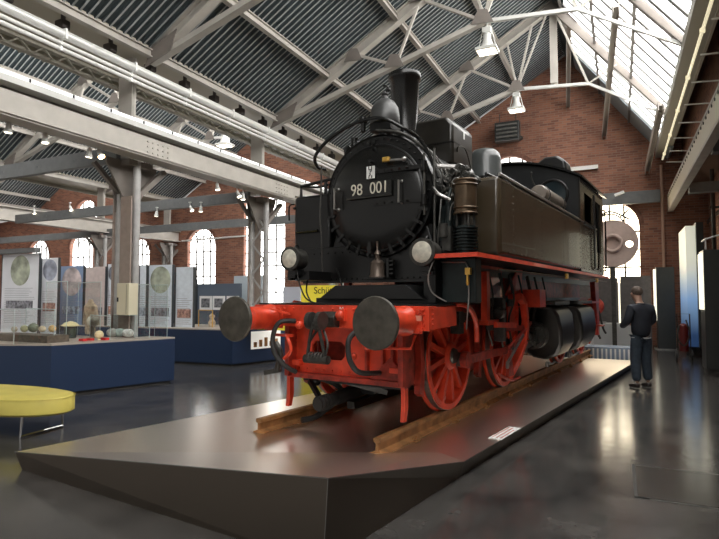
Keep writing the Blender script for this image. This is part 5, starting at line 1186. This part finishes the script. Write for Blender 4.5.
for i, (px, py, c, lb) in enumerate([(112, 337, (.45, .45, .42), 'grey bundle left in the low case by the cabinet'), (120, 337, (.4, .48, .45), 'greenish bundle in the middle of the low case by the cabinet'), (128, 337.5, (.75, .74, .70), 'white bundle right in the low case by the cabinet')]):
    exhibit('textile_bundle', px, py, EX(c, 'tex%d' % i, .8), None, lb, 'bundle', sph=((0, 0, .085), .11, (1.2, .8, .75)))
# tall glass pane supported by chrome frame right of the column
# second counter items
for (px, py, w, h, m_, nm, lb) in ((164, 338, 1.0, .10, mat('dark_tray', (.03, .03, .03), .4), 'tray', 'dark flat tray at the left end of the farther counter'), (188, 338, 1.3, .16, YS, 'folder', 'flat yellow box on the farther counter'), (200, 336, .9, .06, mat('orange_strip', (.6, .22, .06), .5), 'strip', 'orange strip behind the flat yellow box')):
    p = atZ(px, py, CT); m = MB(); m.box(-w / 2, w / 2, -.15, .15, 0, h); o = m.build(nm, m_, bevel=.005); o.location = (p.x, max(p.y, 10.5) + (.25 if nm != 'strip' else .6), CT + .001); tag(o, lb, 'box')
t = thing('glass_case', (-9.6, 11.2, CT), 'small glass case with a ceramic figure on the farther counter', 'display case', rz=R(-14))
m = MB(); m.box(-.3, .3, -.2, -.19, 0, .42); m.box(-.3, .3, .19, .2, 0, .42); m.box(-.3, -.29, -.2, .2, 0, .42); m.box(.29, .3, -.2, .2, 0, .42); m.box(-.3, .3, -.2, .2, .42, .43); m.build('glass', GLASS, t)
m = MB()
for sx in (-.3, .3): m.box(sx - .008, sx + .008, -.208, -.19, 0, .44)
m.box(-.3, .3, -.21, -.19, .42, .44); m.build('edge_strips', BRASS, t)
m = MB(); m.lathe([(.08, 0), (.1, .1), (.05, .2), (.08, .28), (.02, .34)]); o = m.build('ceramic_figure', EX((.6, .45, .3), 'ceram'), smooth=True); o.location = (-9.6, 11.2, CT + .002); tag(o, 'small tan ceramic figure in the farther glass case', 'figure')
# low exhibits on the far left in the distance
for i, (x, Y_, w, h, c, lb) in enumerate([(-23, 16, 2.4, 1.5, (.10, .08, .07), 'dark machine exhibit far left behind the white boards'), (-17.5, 18.5, 2.5, 2.9, (.045, .035, .03), 'dark tall machine exhibit beyond the slim column')]):
    t = thing('machine_exhibit', (x, Y_, 0), lb, 'machine'); MB().box(-w / 2, w / 2, -.4, .4, 0, h * .6).build('machine_body', mat('mach%d' % i, c, .5), t, bevel=.04)
    m = MB(); m.torus((0, -.45, h * .62), h * .3, .06, 'Y', 28, 8); m.bar((-w * .4, 0, h * .6), (w * .3, 0, h), .12, .12); m.build('flywheel', STEELD, t)
# floor hatch
a = atZ(632, 465); b = atZ(637, 494); t = thing('floor_hatch', (a.x, a.y, 0), 'flush square hatch in the floor at right', 'hatch')
m = MB(); m.box(.03, .8, -.92, 0, -.002, .0035); m.build('lid', mat('hatch_lid', (.045, .042, .038), .2, noise=.2, nscale=3), t)
m = MB(); m.box(-.0, .025, -.93, .01, 0, .008); m.box(0, .11, -.945, -.93, 0, .008); m.build('frame_edge', mat('hatch_dark', (.02, .018, .016), .5), t)
m = MB(); m.box(0, .85, .005, .012, 0, .004); m.box(0, .85, -.945, -.938, 0, .0045); m.build_each('frame_strip', STEEL, t)

# ================================================================ LIGHTS, WORLD, CAMERA
W = bpy.data.worlds.new('World'); SC.world = W; W.use_nodes = True
bg = W.node_tree.nodes['Background']; bg.inputs[0].default_value = (1, .96, .91, 1); bg.inputs[1].default_value = .28

cam = bpy.data.cameras.new('Camera'); co = bpy.data.objects.new('Camera', cam); COL.objects.link(co)
cam.sensor_width = 36; cam.lens = F / 719 * 36; cam.clip_end = 200
co.location = (0, 0, H); co.rotation_euler = (R(90) + PITCH, 0, YAW)
SC.camera = co
vs = SC.view_settings; vs.view_transform = 'Standard'; vs.look = 'None'; vs.gamma = 1; vs.use_curve_mapping = False; vs.exposure = 0.6
